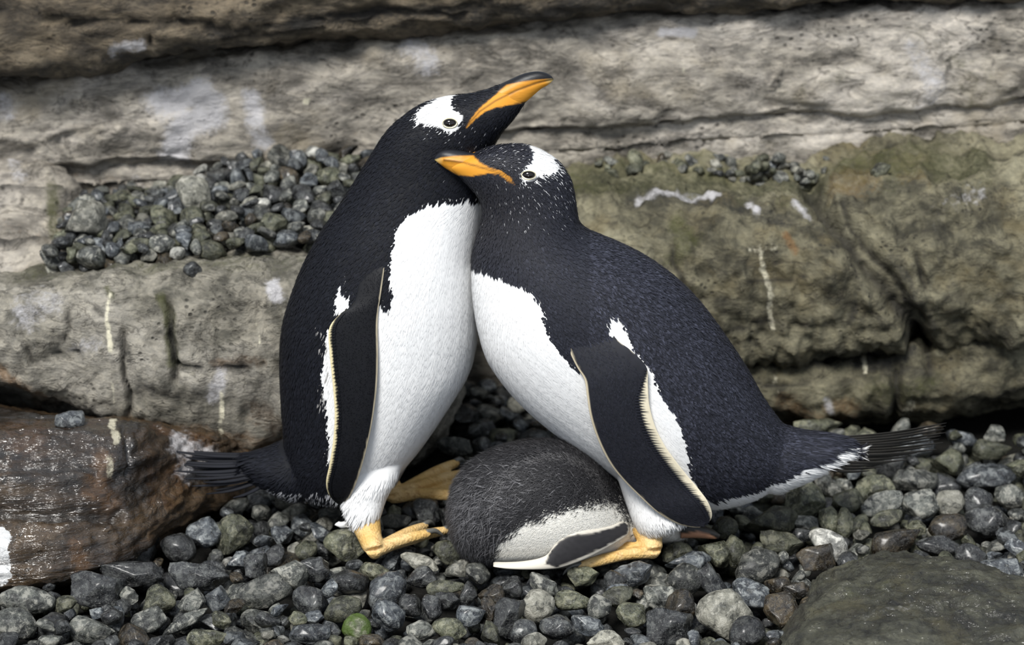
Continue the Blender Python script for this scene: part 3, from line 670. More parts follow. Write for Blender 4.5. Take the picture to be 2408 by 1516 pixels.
leg_ln = [(770, 1030, 960, 1020, .055, -.03), (782, 1100, 948, 1090, .058, -.055), (795, 1155, 918, 1150, .048, -.075), (812, 1195, 900, 1192, .036, -.092), (826, 1222, 890, 1218, .025, -.098), (838, 1240, 884, 1238, .012, -.1)]
leg_lf = [(800, 1000, 1005, 985, .05, .03), (840, 1060, 985, 1045, .052, .05), (866, 1105, 955, 1095, .042, .065), (885, 1135, 935, 1130, .028, .075), (895, 1152, 925, 1148, .015, .078)]
meL = remesh([ring_loft(torso, YL), ring_loft(tail_l, YL), ring_loft(leg_ln, YL), ring_loft(leg_lf, YL)], .0027, 12, .5)
bvL = bvh_of(meL)
whiteL = [[(1300, 455), (1140, 468), (1088, 468), (1040, 471), (1000, 481), (965, 496), (942, 515), (931, 550), (922, 600), (919, 640), (923, 690), (918, 722), (905, 722), (893, 700), (880, 740), (800, 760), (772, 762), (763, 820), (755, 880), (764, 940), (772, 990), (772, 1060), (776, 1110), (790, 1160), (810, 1195), (790, 1330), (1300, 1330)],
          [(797, 742), (824, 716), (828, 692), (806, 684), (812, 662), (806, 646), (796, 676), (790, 700)],
          [(980, 268), (998, 248), (1033, 232), (1048, 215), (1078, 215), (1066, 240), (1074, 258), (1088, 272), (1084, 296), (1070, 309), (1048, 308), (1030, 297), (1008, 293), (986, 288)]]
orangeL = [(1099, 299), (1104, 285), (1124, 258), (1155, 232), (1181, 209), (1192, 200), (1229, 192), (1262, 188), (1297, 186), (1312, 190), (1266, 219), (1240, 237), (1192, 248), (1167, 253), (1141, 262), (1119, 279)]
mouthL = [(1104, 290), (1128, 262), (1165, 237), (1215, 212), (1260, 196), (1300, 186)]
def extraL(q, p, r, c, white):
    hd = np.exp(-(np.linalg.norm(q-np.array([1075, 320]), axis=1)/60)**2)*.10
    m = (r.random(len(q)) < hd) & ~white; c[m] = [.22, .22, .23]
    und = (q[:, 0] > 590) & (q[:, 0] < 800) & (q[:, 1] > 1150) & (r.random(len(q)) < .55) & ~white; c[und] = [.45, .45, .47]
    st = (q[:, 0] > 745) & (q[:, 0] < 775) & (q[:, 1] > 760) & (q[:, 1] < 960) & (r.random(len(q)) < .2); c[st] = [.3, .29, .28]
    return c
fL, sL, sdL = color_field(YL, whiteL, orangeL, BLACK_L, 1.7, extraL, mouthL)
meL.materials.append(M_BODY); attr(meL, 'Col', sL(verts_of(meL)))
flowsL = [[(1240, 230), (1060, 262), (930, 370), (830, 520), (740, 700), (700, 850), (700, 1000), (690, 1100)], [(1150, 420), (1040, 520), (1020, 700), (1000, 850), (950, 1000), (870, 1220)], [(1110, 600), (1090, 800), (1040, 950), (950, 1080), (890, 1200)], [(700, 1080), (600, 1090), (450, 1095)], [(800, 1050), (770, 1190)], [(1200, 250), (1130, 330), (1080, 450)]]
eyeL = (1058, 289); eyeLr = 20
def skipL(q, p): return (q[:, 0] < 584) | (poly_sd(q, orangeL) > -4) | (np.hypot((q[:, 0]-eyeL[0])/1.2, q[:, 1]-eyeL[1]) < 15)
headL = lambda q: np.clip(1-np.linalg.norm(q-np.array([1080, 290]), axis=1)/260, 0, 1)
lenL = lambda q, w: .0125*(1-.55*headL(q))+.006*w+.006*np.clip((q[:, 1]-1090)/100, 0, 1)+.016*np.clip((660-q[:, 0])/50, 0, 1)*(q[:, 1] > 1020)
pmL = plumage(meL, 62000, YL, flowsL, fL, lenL, lambda q, w: .0042-.0012*w-.0012*headL(q), lambda q, w: .0013-.0009*w+.0008*np.clip((q[:, 1]-1120)/80, 0, 1), skipL, 11)
obj('body', meL, root_L); tag(obj('plumage', pmL, root_L), kind='stuff')
bk = beak_mesh([(1120, 217, 1205, 272, .021), (1160, 205, 1230, 246, .018), (1198, 188, 1252, 226, .015), (1230, 174, 1272, 209, .0125), (1262, 168, 1289, 199, .009), (1285, 172, 1299, 191, .006), (1297, 179, 1302, 187, .002)], YL, orangeL, mouthL, (1304, 186), BLACK_L)
obj('beak', bk, root_L)
eye(root_L, bvL, *eyeL, .0070, YL, 1.5)
flipper(root_L, bvL, [(914, 535, 872, 560, -.026), (910, 580, 860, 608, -.012), (905, 625, 846, 655, -.004), (897, 685, 832, 712, .001), (890, 730, 800, 738, .003), (888, 770, 774, 772, .004), (889, 830, 775, 830, .006), (887, 900, 782, 900, .008), (879, 970, 787, 970, .010), (868, 1030, 784, 1030, .012), (853, 1090, 775, 1090, .014), (838, 1135, 767, 1130, .014), (824, 1165, 771, 1158, .014), (812, 1180, 784, 1176, .013), (804, 1186, 796, 1185, .012)],
        0, .004, BLACK_L*.62, 4.0, 8, saw=0)
flipper(root_L, bvL, [(908, 585, 800, 640, 0), (895, 690, 795, 735, .002), (889, 830, 775, 830, .006), (879, 970, 787, 970, .010), (853, 1090, 775, 1090, .014), (824, 1165, 771, 1158, .014), (804, 1186, 796, 1185, .012)], 0, .004, BLACK_L*.62, 4.0, 8, saw=0, near=False, Y0=YL)
foot(root_L, P(858, 1222, YL-.1), G(880, 1296, .014), [G(1008, 1254, .026), G(1046, 1250, .020), G(985, 1246, .014)][:1]+[G(1050, 1246, .018), G(1000, 1236, .012)], .75, .0098, shank=1.3)
foot(root_L, P(912, 1142, YL+.078), G(925, 1168, .02), [G(1072, 1088, .03), G(1096, 1112, .03), G(1078, 1166, .022)], .92, .0110)
ltail = []
for i in range(15):
    t = i/14; bx, by = 640-10*math.sin(t*3), 1066+58*t; tx, ty = 380+[0, 24, 8, 60, 4, 40, 75, 30, 85, 52, 95, 66, 110, 90, 140][i]*(.6+.6*t), 1052+118*t**1.1
    ltail.append((bx, by, tx, ty, YL+.03*(.5-t), YL+.07*(.5-t)+rng.uniform(-.02, .02), .0034))
tail_feathers(root_L, ltail, BLACK_L*.8)

# ------------------------------------------------------------------ stooping penguin
YR = .07
root_R = thing('penguin', 'stooping gentoo penguin with bowed head standing over the grey chick', 'penguin', G(1520, 1300, 0.0)*np.array([1, 0, 1])+np.array([0, YR, 0]), None)
torso = [(1885, 1035, 1862, 1095, .02), (1862, 1012, 1815, 1140, .045), (1835, 992, 1745, 1170, .072), (1795, 935, 1655, 1185, .095), (1755, 865, 1562, 1178, .112), (1705, 790, 1470, 1130, .124), (1650, 717, 1388, 1075, .127), (1590, 657, 1313, 1020, .127), (1525, 610, 1242, 962, .124), (1465, 579, 1184, 900, .118), (1415, 558, 1142, 835, .109), (1386, 545, 1121, 765, .099),
         (1371, 533, 1111, 700, .088), (1362, 520, 1108, 645, .078), (1357, 500, 1111, 595, .068), (1353, 470, 1124, 545, .059), (1348, 440, 1133, 507, .053), (1335, 408, 1130, 476, .050), (1312, 379, 1117, 452, .047), (1278, 356, 1102, 436, .043), (1240, 342, 1087, 421, .038), (1200, 340, 1072, 409, .031), (1160, 346, 1058, 399, .024), (1122, 360, 1048, 391, .016), (1092, 368, 1054, 384, .006)]
tail_r = [(1740, 1000, 1740, 1120, .05), (1790, 995, 1795, 1152, .065), (1840, 1003, 1850, 1142, .06), (1885, 1014, 1900, 1124, .048), (1930, 1020, 1950, 1095, .036), (1970, 1026, 1990, 1080, .022), (1995, 1035, 2010, 1065, .008)]
leg_rn = [(1420, 1050, 1640, 1080, .06, -.02), (1450, 1120, 1655, 1140, .062, -.04), (1470, 1175, 1650, 1185, .056, -.055), (1482, 1208, 1620, 1212, .046, -.063), (1492, 1232, 1585, 1234, .033, -.066), (1504, 1246, 1560, 1246, .016, -.066)]
leg_rf = [(1460, 1050, 1640, 1060, .05, .03), (1490, 1120, 1650, 1120, .05, .06), (1520, 1165, 1640, 1165, .04, .08), (1550, 1195, 1620, 1195, .025, .09), (1565, 1210, 1605, 1210, .012, .09)]
meR = remesh([ring_loft(torso, YR), ring_loft(tail_r, YR), ring_loft(leg_rn, YR), ring_loft(leg_rf, YR)], .0027, 12, .5)
bvR = bvh_of(meR)
whiteR = [[(1000, 610), (1108, 626), (1150, 641), (1200, 660), (1248, 682), (1270, 712), (1276, 752), (1292, 792), (1322, 832), (1352, 866), (1375, 868), (1400, 900), (1480, 900), (1500, 850), (1470, 830), (1440, 800), (1425, 775), (1428, 748), (1450, 742), (1468, 775), (1488, 820), (1512, 845), (1530, 872), (1552, 925), (1592, 985), (1612, 1045), (1620, 1110), (1650, 1165), (1668, 1176),
           (1720, 1160), (1780, 1148), (1840, 1124), (1890, 1100), (1935, 1076), (1960, 1052), (1985, 1060), (2040, 1120), (1900, 1260), (1640, 1400), (1300, 1400), (1000, 1000)],
          [(1228, 334), (1262, 330), (1296, 368), (1314, 394), (1298, 403), (1272, 410), (1256, 422), (1234, 427), (1222, 416), (1226, 402), (1240, 388), (1248, 366), (1250, 356)]]
orangeR = [(1012, 380), (1037, 371), (1067, 367), (1113, 366), (1128, 382), (1152, 395), (1181, 403), (1198, 416), (1210, 434), (1193, 423), (1172, 409), (1150, 407), (1141, 409), (1111, 414), (1078, 412), (1056, 400), (1030, 388)]
mouthR = [(1045, 376), (1090, 382), (1130, 393), (1160, 402), (1185, 410), (1206, 431)]
def extraR(q, p, r, c, white):
    hd = np.exp(-(np.linalg.norm((q-np.array([1270, 430]))/np.array([1.1, 1.2]), axis=1)/80)**2)*.13+np.exp(-(np.linalg.norm((q-np.array([1180, 365]))/np.array([1.5, .8]), axis=1)/34)**2)*.12
    m = (r.random(len(q)) < hd) & ~white; c[m] = [.42, .42, .43]
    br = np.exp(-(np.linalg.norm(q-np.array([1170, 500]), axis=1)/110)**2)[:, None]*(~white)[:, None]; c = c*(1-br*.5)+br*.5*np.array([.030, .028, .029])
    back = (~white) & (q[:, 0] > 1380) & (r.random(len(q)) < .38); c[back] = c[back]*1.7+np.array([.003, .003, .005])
    return c
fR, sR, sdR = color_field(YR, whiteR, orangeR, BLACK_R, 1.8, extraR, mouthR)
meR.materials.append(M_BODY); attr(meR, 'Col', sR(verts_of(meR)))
flowsR = [[(1060, 380), (1200, 350), (1310, 400), (1345, 500), (1420, 580), (1560, 680), (1680, 820), (1760, 950), (1850, 1050), (1960, 1065)], [(1090, 430), (1140, 520), (1130, 600), (1140, 720), (1180, 850), (1280, 960), (1400, 1070), (1490, 1220)], [(1260, 640), (1330, 760), (1420, 900), (1520, 1050), (1580, 1230)], [(1450, 680), (1550, 850), (1650, 1000), (1740, 1120), (1800, 1180)], [(1720, 1000), (1830, 1090), (1960, 1110)], [(1200, 420), (1230, 500), (1280, 600)]]
eyeR = (1243, 411)
def skipR(q, p): return (poly_sd(q, orangeR) > -4) | (np.hypot((q[:, 0]-eyeR[0])/1.2, q[:, 1]-eyeR[1]) < 14)
headR = lambda q: np.clip(1-np.linalg.norm(q-np.array([1200, 400]), axis=1)/240, 0, 1)
lenR = lambda q, w: .0095*(1-.45*headR(q))+.007*w+(.003+.008*(q[:, 0] > 1660))*np.clip((q[:, 1]-1100)/80, 0, 1)+.022*np.clip((q[:, 0]-1860)/60, 0, 1)
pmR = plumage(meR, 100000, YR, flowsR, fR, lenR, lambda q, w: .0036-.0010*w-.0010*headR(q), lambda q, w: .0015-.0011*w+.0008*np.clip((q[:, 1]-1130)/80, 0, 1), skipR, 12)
obj('body', meR, root_R); tag(obj('plumage', pmR, root_R), kind='stuff')
bk = beak_mesh([(1165, 352, 1130, 432, .020), (1118, 360, 1098, 420, .017), (1086, 355, 1072, 411, .015), (1060, 352, 1053, 399, .0125), (1041, 354, 1038, 388, .009), (1029, 361, 1028, 381, .005), (1022, 370, 1022, 376, .002)], YR, orangeR, mouthR, (1020, 374), BLACK_R)
obj('beak', bk, root_R)
eye(root_R, bvR, *eyeR, .0064, YR, 1.6)
rowsR = [(1322, 725, 1400, 705, -.024), (1320, 770, 1425, 745, -.010), (1336, 820, 1448, 795, -.004), (1356, 862, 1484, 824, .000), (1374, 892, 1520, 862, .004), (1380, 930, 1524, 905, .006), (1386, 970, 1527, 950, .008), (1397, 1010, 1540, 1000, .010), (1414, 1052, 1562, 1045, .012), (1436, 1092, 1588, 1082, .014), (1465, 1128, 1614, 1115, .016), (1502, 1165, 1642, 1148, .017), (1544, 1203, 1664, 1178, .017), (1588, 1229, 1674, 1204, .016), (1622, 1238, 1672, 1220, .015), (1642, 1239, 1662, 1232, .014)]
flipper(root_R, bvR, rowsR, 0, .004, BLACK_R*.8, 6, 22, saw=1)
flipper(root_R, bvR, rowsR[::2], 0, .004, BLACK_R*.8, 6, 22, saw=1, near=False, Y0=YR)
foot(root_R, P(1524, 1246, YR-.066), G(1534, 1296, .018), [G(1360, 1332, .012), G(1392, 1306, .006), G(1416, 1286, .014)], .35, .0098, shank=1.3)
foot(root_R, P(1585, 1205, YR+.09), G(1585, 1228, .0), [G(1500, 1245, .0), G(1485, 1225, .0), G(1500, 1205, .0)], .8, .0105)
rt = []
for i in range(15):
    t = i/14; bx, by = 1935-25*t, 1030+62*t; tx, ty = 2226-[0, 2, 6, 0, 14, 18, 8, 30, 24, 70, 90, 95, 140, 155, 180][i], 994+112*t**1.05
    rt.append((bx, by, tx, ty, YR+.03*(.5-t), YR+.08*(.5-t)+rng.uniform(-.015, .015), .0056))
tail_feathers(root_R, rt, np.array([.034, .032, .029]))

# ------------------------------------------------------------------ chick
YC = .0
root_C = thing('penguin_chick', 'fluffy grey and white penguin chick lying under the stooping penguin', 'penguin', G(1270, 1310, 0.0)*np.array([1, 0, 1])+np.array([0, .03, 0]))
ck = [(1064, 1190, 1070, 1240, .03, .01), (1082, 1135, 1092, 1280, .068, .005), (1126, 1090, 1140, 1306, .088, .0), (1190, 1058, 1210, 1322, .095, .0), (1260, 1044, 1290, 1324, .094, .0), (1330, 1048, 1365, 1318, .086, .005), (1395, 1078, 1430, 1305, .072, .02), (1450, 1122, 1485, 1285, .056, .045), (1500, 1165, 1535, 1275, .046, .065), (1560, 1190, 1575, 1268, .040, .055), (1595, 1208, 1602, 1264, .028, .048), (1618, 1226, 1620, 1258, .012, .045)]
meC = remesh([ring_loft(ck, YC)], .0035, 6, .5); bvC = bvh_of(meC)
whiteC = [[(1165, 1345), (1162, 1300), (1180, 1268), (1225, 1230), (1300, 1203), (1390, 1186), (1450, 1186), (1480, 1225), (1500, 1245), (1640, 1240), (1640, 1400), (1165, 1400)]]
GREY = np.array([.024, .0235, .0255])
def fC(q, p, r):
    s = poly_sd(q, whiteC[0])+r.normal(size=len(q))*8; w = s > 0
    left = np.clip((1230-q[:, 0])/150, 0, 1)
    c = GREY*r.uniform(.7, 1.5, len(q))[:, None]
    tuft = r.random(len(q)) < (.07+.5*left*np.clip((q[:, 1]-1090)/90, 0, 1)); c[tuft] = np.array([.16, .157, .165])*r.uniform(.4, 1.3, tuft.sum())[:, None]
    arc = np.abs(np.hypot((q[:, 0]-1300)/1.15, q[:, 1]-1190)-112) < 9; arc &= (q[:, 1] < 1190) & (r.random(len(q)) < .4); c[arc] = [.09, .088, .09]
    return np.where(w[:, None], np.array([.84, .82, .76])*(1-.04*r.random(len(q)))[:, None], c), w.astype(float)
qC = fold(verts_of(meC), YC); wC = np.clip(poly_sd(qC, whiteC[0])/8+.5, 0, 1)[:, None]
meC.materials.append(M_BODY); attr(meC, 'Col', GREY*(1-wC)+np.array([.84, .82, .76])*wC)
flowsC = [[(1400, 1080), (1250, 1060), (1120, 1130), (1075, 1240), (1100, 1310)], [(1420, 1150), (1280, 1170), (1160, 1230), (1130, 1300)], [(1450, 1220), (1300, 1250), (1200, 1310)]]
pmC = plumage(meC, 95000, YC, flowsC, fC, lambda q, w: .011+.011*np.clip((1230-q[:, 0])/150, 0, 1), lambda q, w: .0012+.0004*w, lambda q, w: .0042-.0032*w+.004*np.clip((1230-q[:, 0])/150, 0, 1), lambda q, p: np.zeros(len(q), bool), 13, curl=.35)
def cW(q, p, r):
    return np.array([.17, .167, .175])*r.uniform(.35, 1.3, len(q))[:, None], np.zeros(len(q))
pmW = plumage(meC, 9000, YC, flowsC, cW, lambda q, w: np.full(len(q), .019), lambda q, w: np.full(len(q), .0017), lambda q, w: np.full(len(q), .009),
              lambda q, p: (poly_sd(q, whiteC[0]) > -6) | (np.random.default_rng(5).random(len(q)) > np.clip((1260-q[:, 0])/170, .03, 1)*np.clip((q[:, 1]-1070)/90, .08, 1)), 14, curl=.6)
obj('body', meC, root_C); tag(obj('down_wisps', pmW, root_C), kind='stuff'); tag(obj('down', pmC, root_C), kind='stuff')
def chick_flipper():
    rows = [(1478, 1230, 1480, 1240, .006), (1462, 1226, 1476, 1256, .010), (1436, 1236, 1450, 1274, .014), (1400, 1244, 1415, 1294, .016), (1360, 1250, 1375, 1314, .018), (1325, 1264, 1338, 1328, .019), (1302, 1284, 1312, 1335, .019), (1286, 1304, 1292, 1337, .019), (1262, 1314, 1266, 1338, .019), (1225, 1320, 1228, 1338, .018), (1190, 1322, 1192, 1336, .016), (1166, 1322, 1166, 1332, .012), (1160, 1325, 1160, 1329, .010)]
    r = catmull(np.array(rows, float), 60); Y = []
    for x, y in (r[:, :2]+r[:, 2:4])/2:
        l, _ = hit(bvC, x, min(y, 1300)); Y.append(l.y if l else .03)
    Y = smooth1(np.array(Y), 13)-r[:, 4]*.5; A, B = P(r[:, 0], r[:, 1], Y), P(r[:, 2], r[:, 3], Y-.006)
    th = np.linspace(0, 2*np.pi, 36, endpoint=False); u = (1-np.cos(th))/2
    s = A[:, None]*(1-u)[None, :, None]+B[:, None]*u[None, :, None]; s[..., 1] += .006*np.sin(th)[None]
    v, f = loft_vf(s); me = new_mesh('flipper', v, f, True, M_BODY); q = proj(v)
    dark = [(1283, 1326), (1290, 1302), (1312, 1275), (1335, 1260), (1400, 1251), (1440, 1241), (1465, 1229), (1480, 1232), (1476, 1254), (1420, 1287), (1360, 1313), (1312, 1333)]
    w = np.clip((poly_sd(q, dark)+perlin(v*160)*3)/4+.5, 0, 1)[:, None]
    attr(me, 'Col', np.array([.62, .58, .50])*(1-w)+np.array([.024, .023, .025])*(1+.3*perlin(v*200))[:, None]*w); obj('flipper', me, root_C)
chick_flipper()
cb = ring_loft([(1600, 1218, 1600, 1264, .015), (1628, 1226, 1624, 1263, .0135), (1654, 1235, 1650, 1264, .0105), (1678, 1246, 1672, 1266, .007), (1694, 1257, 1690, 1267, .0025)], .022, 6, 24)
mb = new_mesh('beak', cb[0], cb[1], True, M_BEAK); q = proj(cb[0])
wk = np.clip(poly_sd(q, [(1600, 1256), (1640, 1249), (1668, 1256), (1684, 1264), (1680, 1280), (1600, 1275)])/3+.5, 0, 1)[:, None]
attr(mb, 'Col', np.array([.020, .019, .018])*(1-wk)+np.array(lin(186, 140, 112)[:3])*wk); obj('beak', mb, root_C)

# ------------------------------------------------------------------ ground and gravel
def ground_material():
    k = NT('dark_grit', 0.85, 0.2)
    return k.out(k.mix(k.noise(60, 5), lin(10, 10, 9), lin(30, 29, 26)), k.bump(k.noise(150, 4), 0.6, 0.01))
M_GRIT = ground_material()
gx, gy = np.meshgrid(np.linspace(-1.9, 1.9, 90), np.linspace(-1.3, 1.3, 70), indexing='ij')
gv = np.stack([gx, gy, np.full_like(gx, -.055)], -1).reshape(-1, 3); gv[:, 2] += .006*fbm(gv*6, 3)
tag(obj('floor', new_mesh('floor', gv, grid_faces(90, 70, False), True, M_GRIT)), 'dark grit between and beneath the pebbles', 'ground', kind='structure')
ZP = lambda x, Y: .335+(Y-.42)*.26*np.clip((np.asarray(x)+.66)/.26, .04, 1)
pv = []
for x in np.linspace(-.70, -.10, 40):
    for y in np.linspace(.40, .80, 20): pv.append((x, y, ZP(x, y)-.012))
pv = np.array(pv); pv[:, 2] += .004*fbm(pv*12, 3)
tag(obj('floor_shelf', new_mesh('floor_shelf', pv, grid_faces(40, 20, False), True, M_GRIT)), 'dark grit under the pebbles on the rock shelf', 'ground', kind='structure')

def pebble_material(name, c1, c2, c3, rough, spots=0.5, island=False, moss=0.0):
    k = NT(name, rough, 0.5); k.b.inputs['Coat Weight'].default_value = 0.32 if rough < .35 else 0.04; k.b.inputs['Coat Roughness'].default_value = 0.2
    oi = k.n('ShaderNodeObjectInfo').outputs['Random']
    rnd = k.n('ShaderNodeNewGeometry').outputs['Random Per Island'] if island else oi
    off = k.n('ShaderNodeVectorMath', operation='ADD'); k.put(off.inputs[0], k.n('ShaderNodeNewGeometry').outputs['Position'])
    cmb = k.n('ShaderNodeCombineXYZ'); k.put(cmb.inputs[0], k.math('MULTIPLY', rnd, 37.0)); k.put(cmb.inputs[2], k.math('MULTIPLY', rnd, 11.0)); k.put(off.inputs[1], cmb.outputs[0])
    v = off.outputs[0]
    big = k.noise(26, 6, 0.62, v, 0.8); med = k.noise(75, 6, 0.68, v, 0.5); fine = k.noise(330, 4, 0.7, v)
    c = k.mix(k.ramp(big, 0.36, 0.64), c1, c2)
    c = k.mix(k.ramp(med, 0.50, 0.60, 0, min(1, spots*1.5)), c, c3)
    c = k.mix(k.ramp(med, 0.46, 0.38, 0, 0.85), c, tuple([x*.35 for x in c1[:3]]+[1]))
    c = k.mix(k.ramp(fine, 0.56, 0.72, 0, 0.5), c, lin(176, 178, 172))
    vein = k.math('ABSOLUTE', k.math('SUBTRACT', k.noise(16, 3, 0.5, v, 1.0), 0.5)); c = k.mix(k.ramp(vein, 0.010, 0.0, 0, 0.10), c, lin(180, 180, 172))
    val = k.math('ADD', k.math('MULTIPLY', k.math('FRACT', k.math('MULTIPLY', rnd, 7.31)), 0.72), 0.50)
    hs = k.n('ShaderNodeHueSaturation'); k.put(hs.inputs['Value'], val); k.put(hs.inputs['Color'], c); c = hs.outputs[0]
    if moss:
        gm = k.math('MULTIPLY', k.ramp(k.noise(20, 4, 0.6, v), 0.38, 0.52), moss)
        c = k.mix(gm, c, lin(66, 86, 24))
    nb = k.bump(med, 0.6, 0.008); nb = k.bump(fine, 0.5, 0.003, nb)
    return k.out(c, nb, k.ramp(med, 0.3, 0.7, rough-.1, rough+.18))
PK = [('dark slate', lin(20, 21, 23), lin(46, 48, 50), lin(92, 94, 92), .30, .45), ('blue-grey', lin(34, 38, 43), lin(74, 79, 84), lin(128, 132, 132), .32, .55), ('olive-grey', lin(46, 47, 36), lin(88, 90, 72), lin(128, 127, 106), .42, .45),
      ('mottled grey', lin(44, 46, 45), lin(98, 100, 94), lin(148, 147, 138), .42, .6), ('pale grey', lin(92, 92, 84), lin(142, 140, 128), lin(180, 177, 165), .50, .5), ('brown', lin(28, 24, 18), lin(62, 53, 39), lin(96, 84, 62), .28, .4), ('whitish', lin(120, 120, 116), lin(178, 177, 168), lin(210, 208, 200), .5, .6)]
PM = [pebble_material('pebble_'+n.replace(' ', '_').replace('-', '_'), a, b, c, r, s) for n, a, b, c, r, s in PK]
PMI = [pebble_material('small_pebble_'+n.replace(' ', '_').replace('-', '_'), a, b, c, r, s, True) for n, a, b, c, r, s in PK]
M_MOSSY = pebble_material('pebble_mossy', lin(80, 82, 64), lin(124, 126, 108), lin(160, 158, 140), .45, .5, moss=.95)

def ico(sub):
    import bmesh
    b = bmesh.new(); bmesh.ops.create_icosphere(b, subdivisions=sub, radius=1.0)
    v = np.array([q.co[:] for q in b.verts]); f = [[q.index for q in p.verts] for p in b.faces]; b.free(); return v, f
def pebble_shape(v, seed, ang):
    r = np.random.default_rng(seed); p = v.copy()
    for _ in range(int(5+ang*12)):                     # worn flat facets
        n = r.normal(size=3); n /= np.linalg.norm(n); h = r.uniform(.50, .92)
        d = p @ n; ex = np.maximum(d-h, 0); p = p-n*(ex*(.60+.38*min(ang, 1)))[:, None]
    p *= (1+.12*perlin(v*1.3+seed*3.1)+.045*perlin(v*3.2+seed)+.014*perlin(v*8+seed))[:, None]
    p -= (p.max(0)+p.min(0))/2; p /= (p.max(0)-p.min(0))/2
    return p
IV3, IF3 = ico(4); IV2, IF2 = ico(3)
NSH = 18
SH3 = [pebble_shape(IV3, 40+i, [.1, .55, 1.0][i % 3]) for i in range(NSH)]; SH2 = [pebble_shape(IV2, 40+i, [.1, .55, 1.0][i % 3]) for i in range(NSH)]
SHM = {}
def shape_mesh(i, mat):
    if (i, mat.name) not in SHM: SHM[(i, mat.name)] = new_mesh('pebble', SH3[i], IF3, True, mat)
    return SHM[(i, mat.name)]

rv, rf = join_vf([(verts_of(m), [list(p.vertices) for p in m.polygons]) for m in ROCK_MESHES])
BV_ROCK = BVHTree.FromPolygons(rv.tolist(), rf)
def rock_z(x, y, top=1.5):
    h = BV_ROCK.ray_cast(Vector((x, y, top)), Vector((0, 0, -1)))
    return h[0].z if h[0] else -9

PEB = []      # dict: c (centre), R (3x3 axes*semi), shape, kind, mat, label, group
def img_axes(ang):
    a = math.radians(ang); e1 = RT*math.cos(a)+UP*math.sin(a); e2 = -RT*math.sin(a)+UP*math.cos(a); return e1, e2, -FW
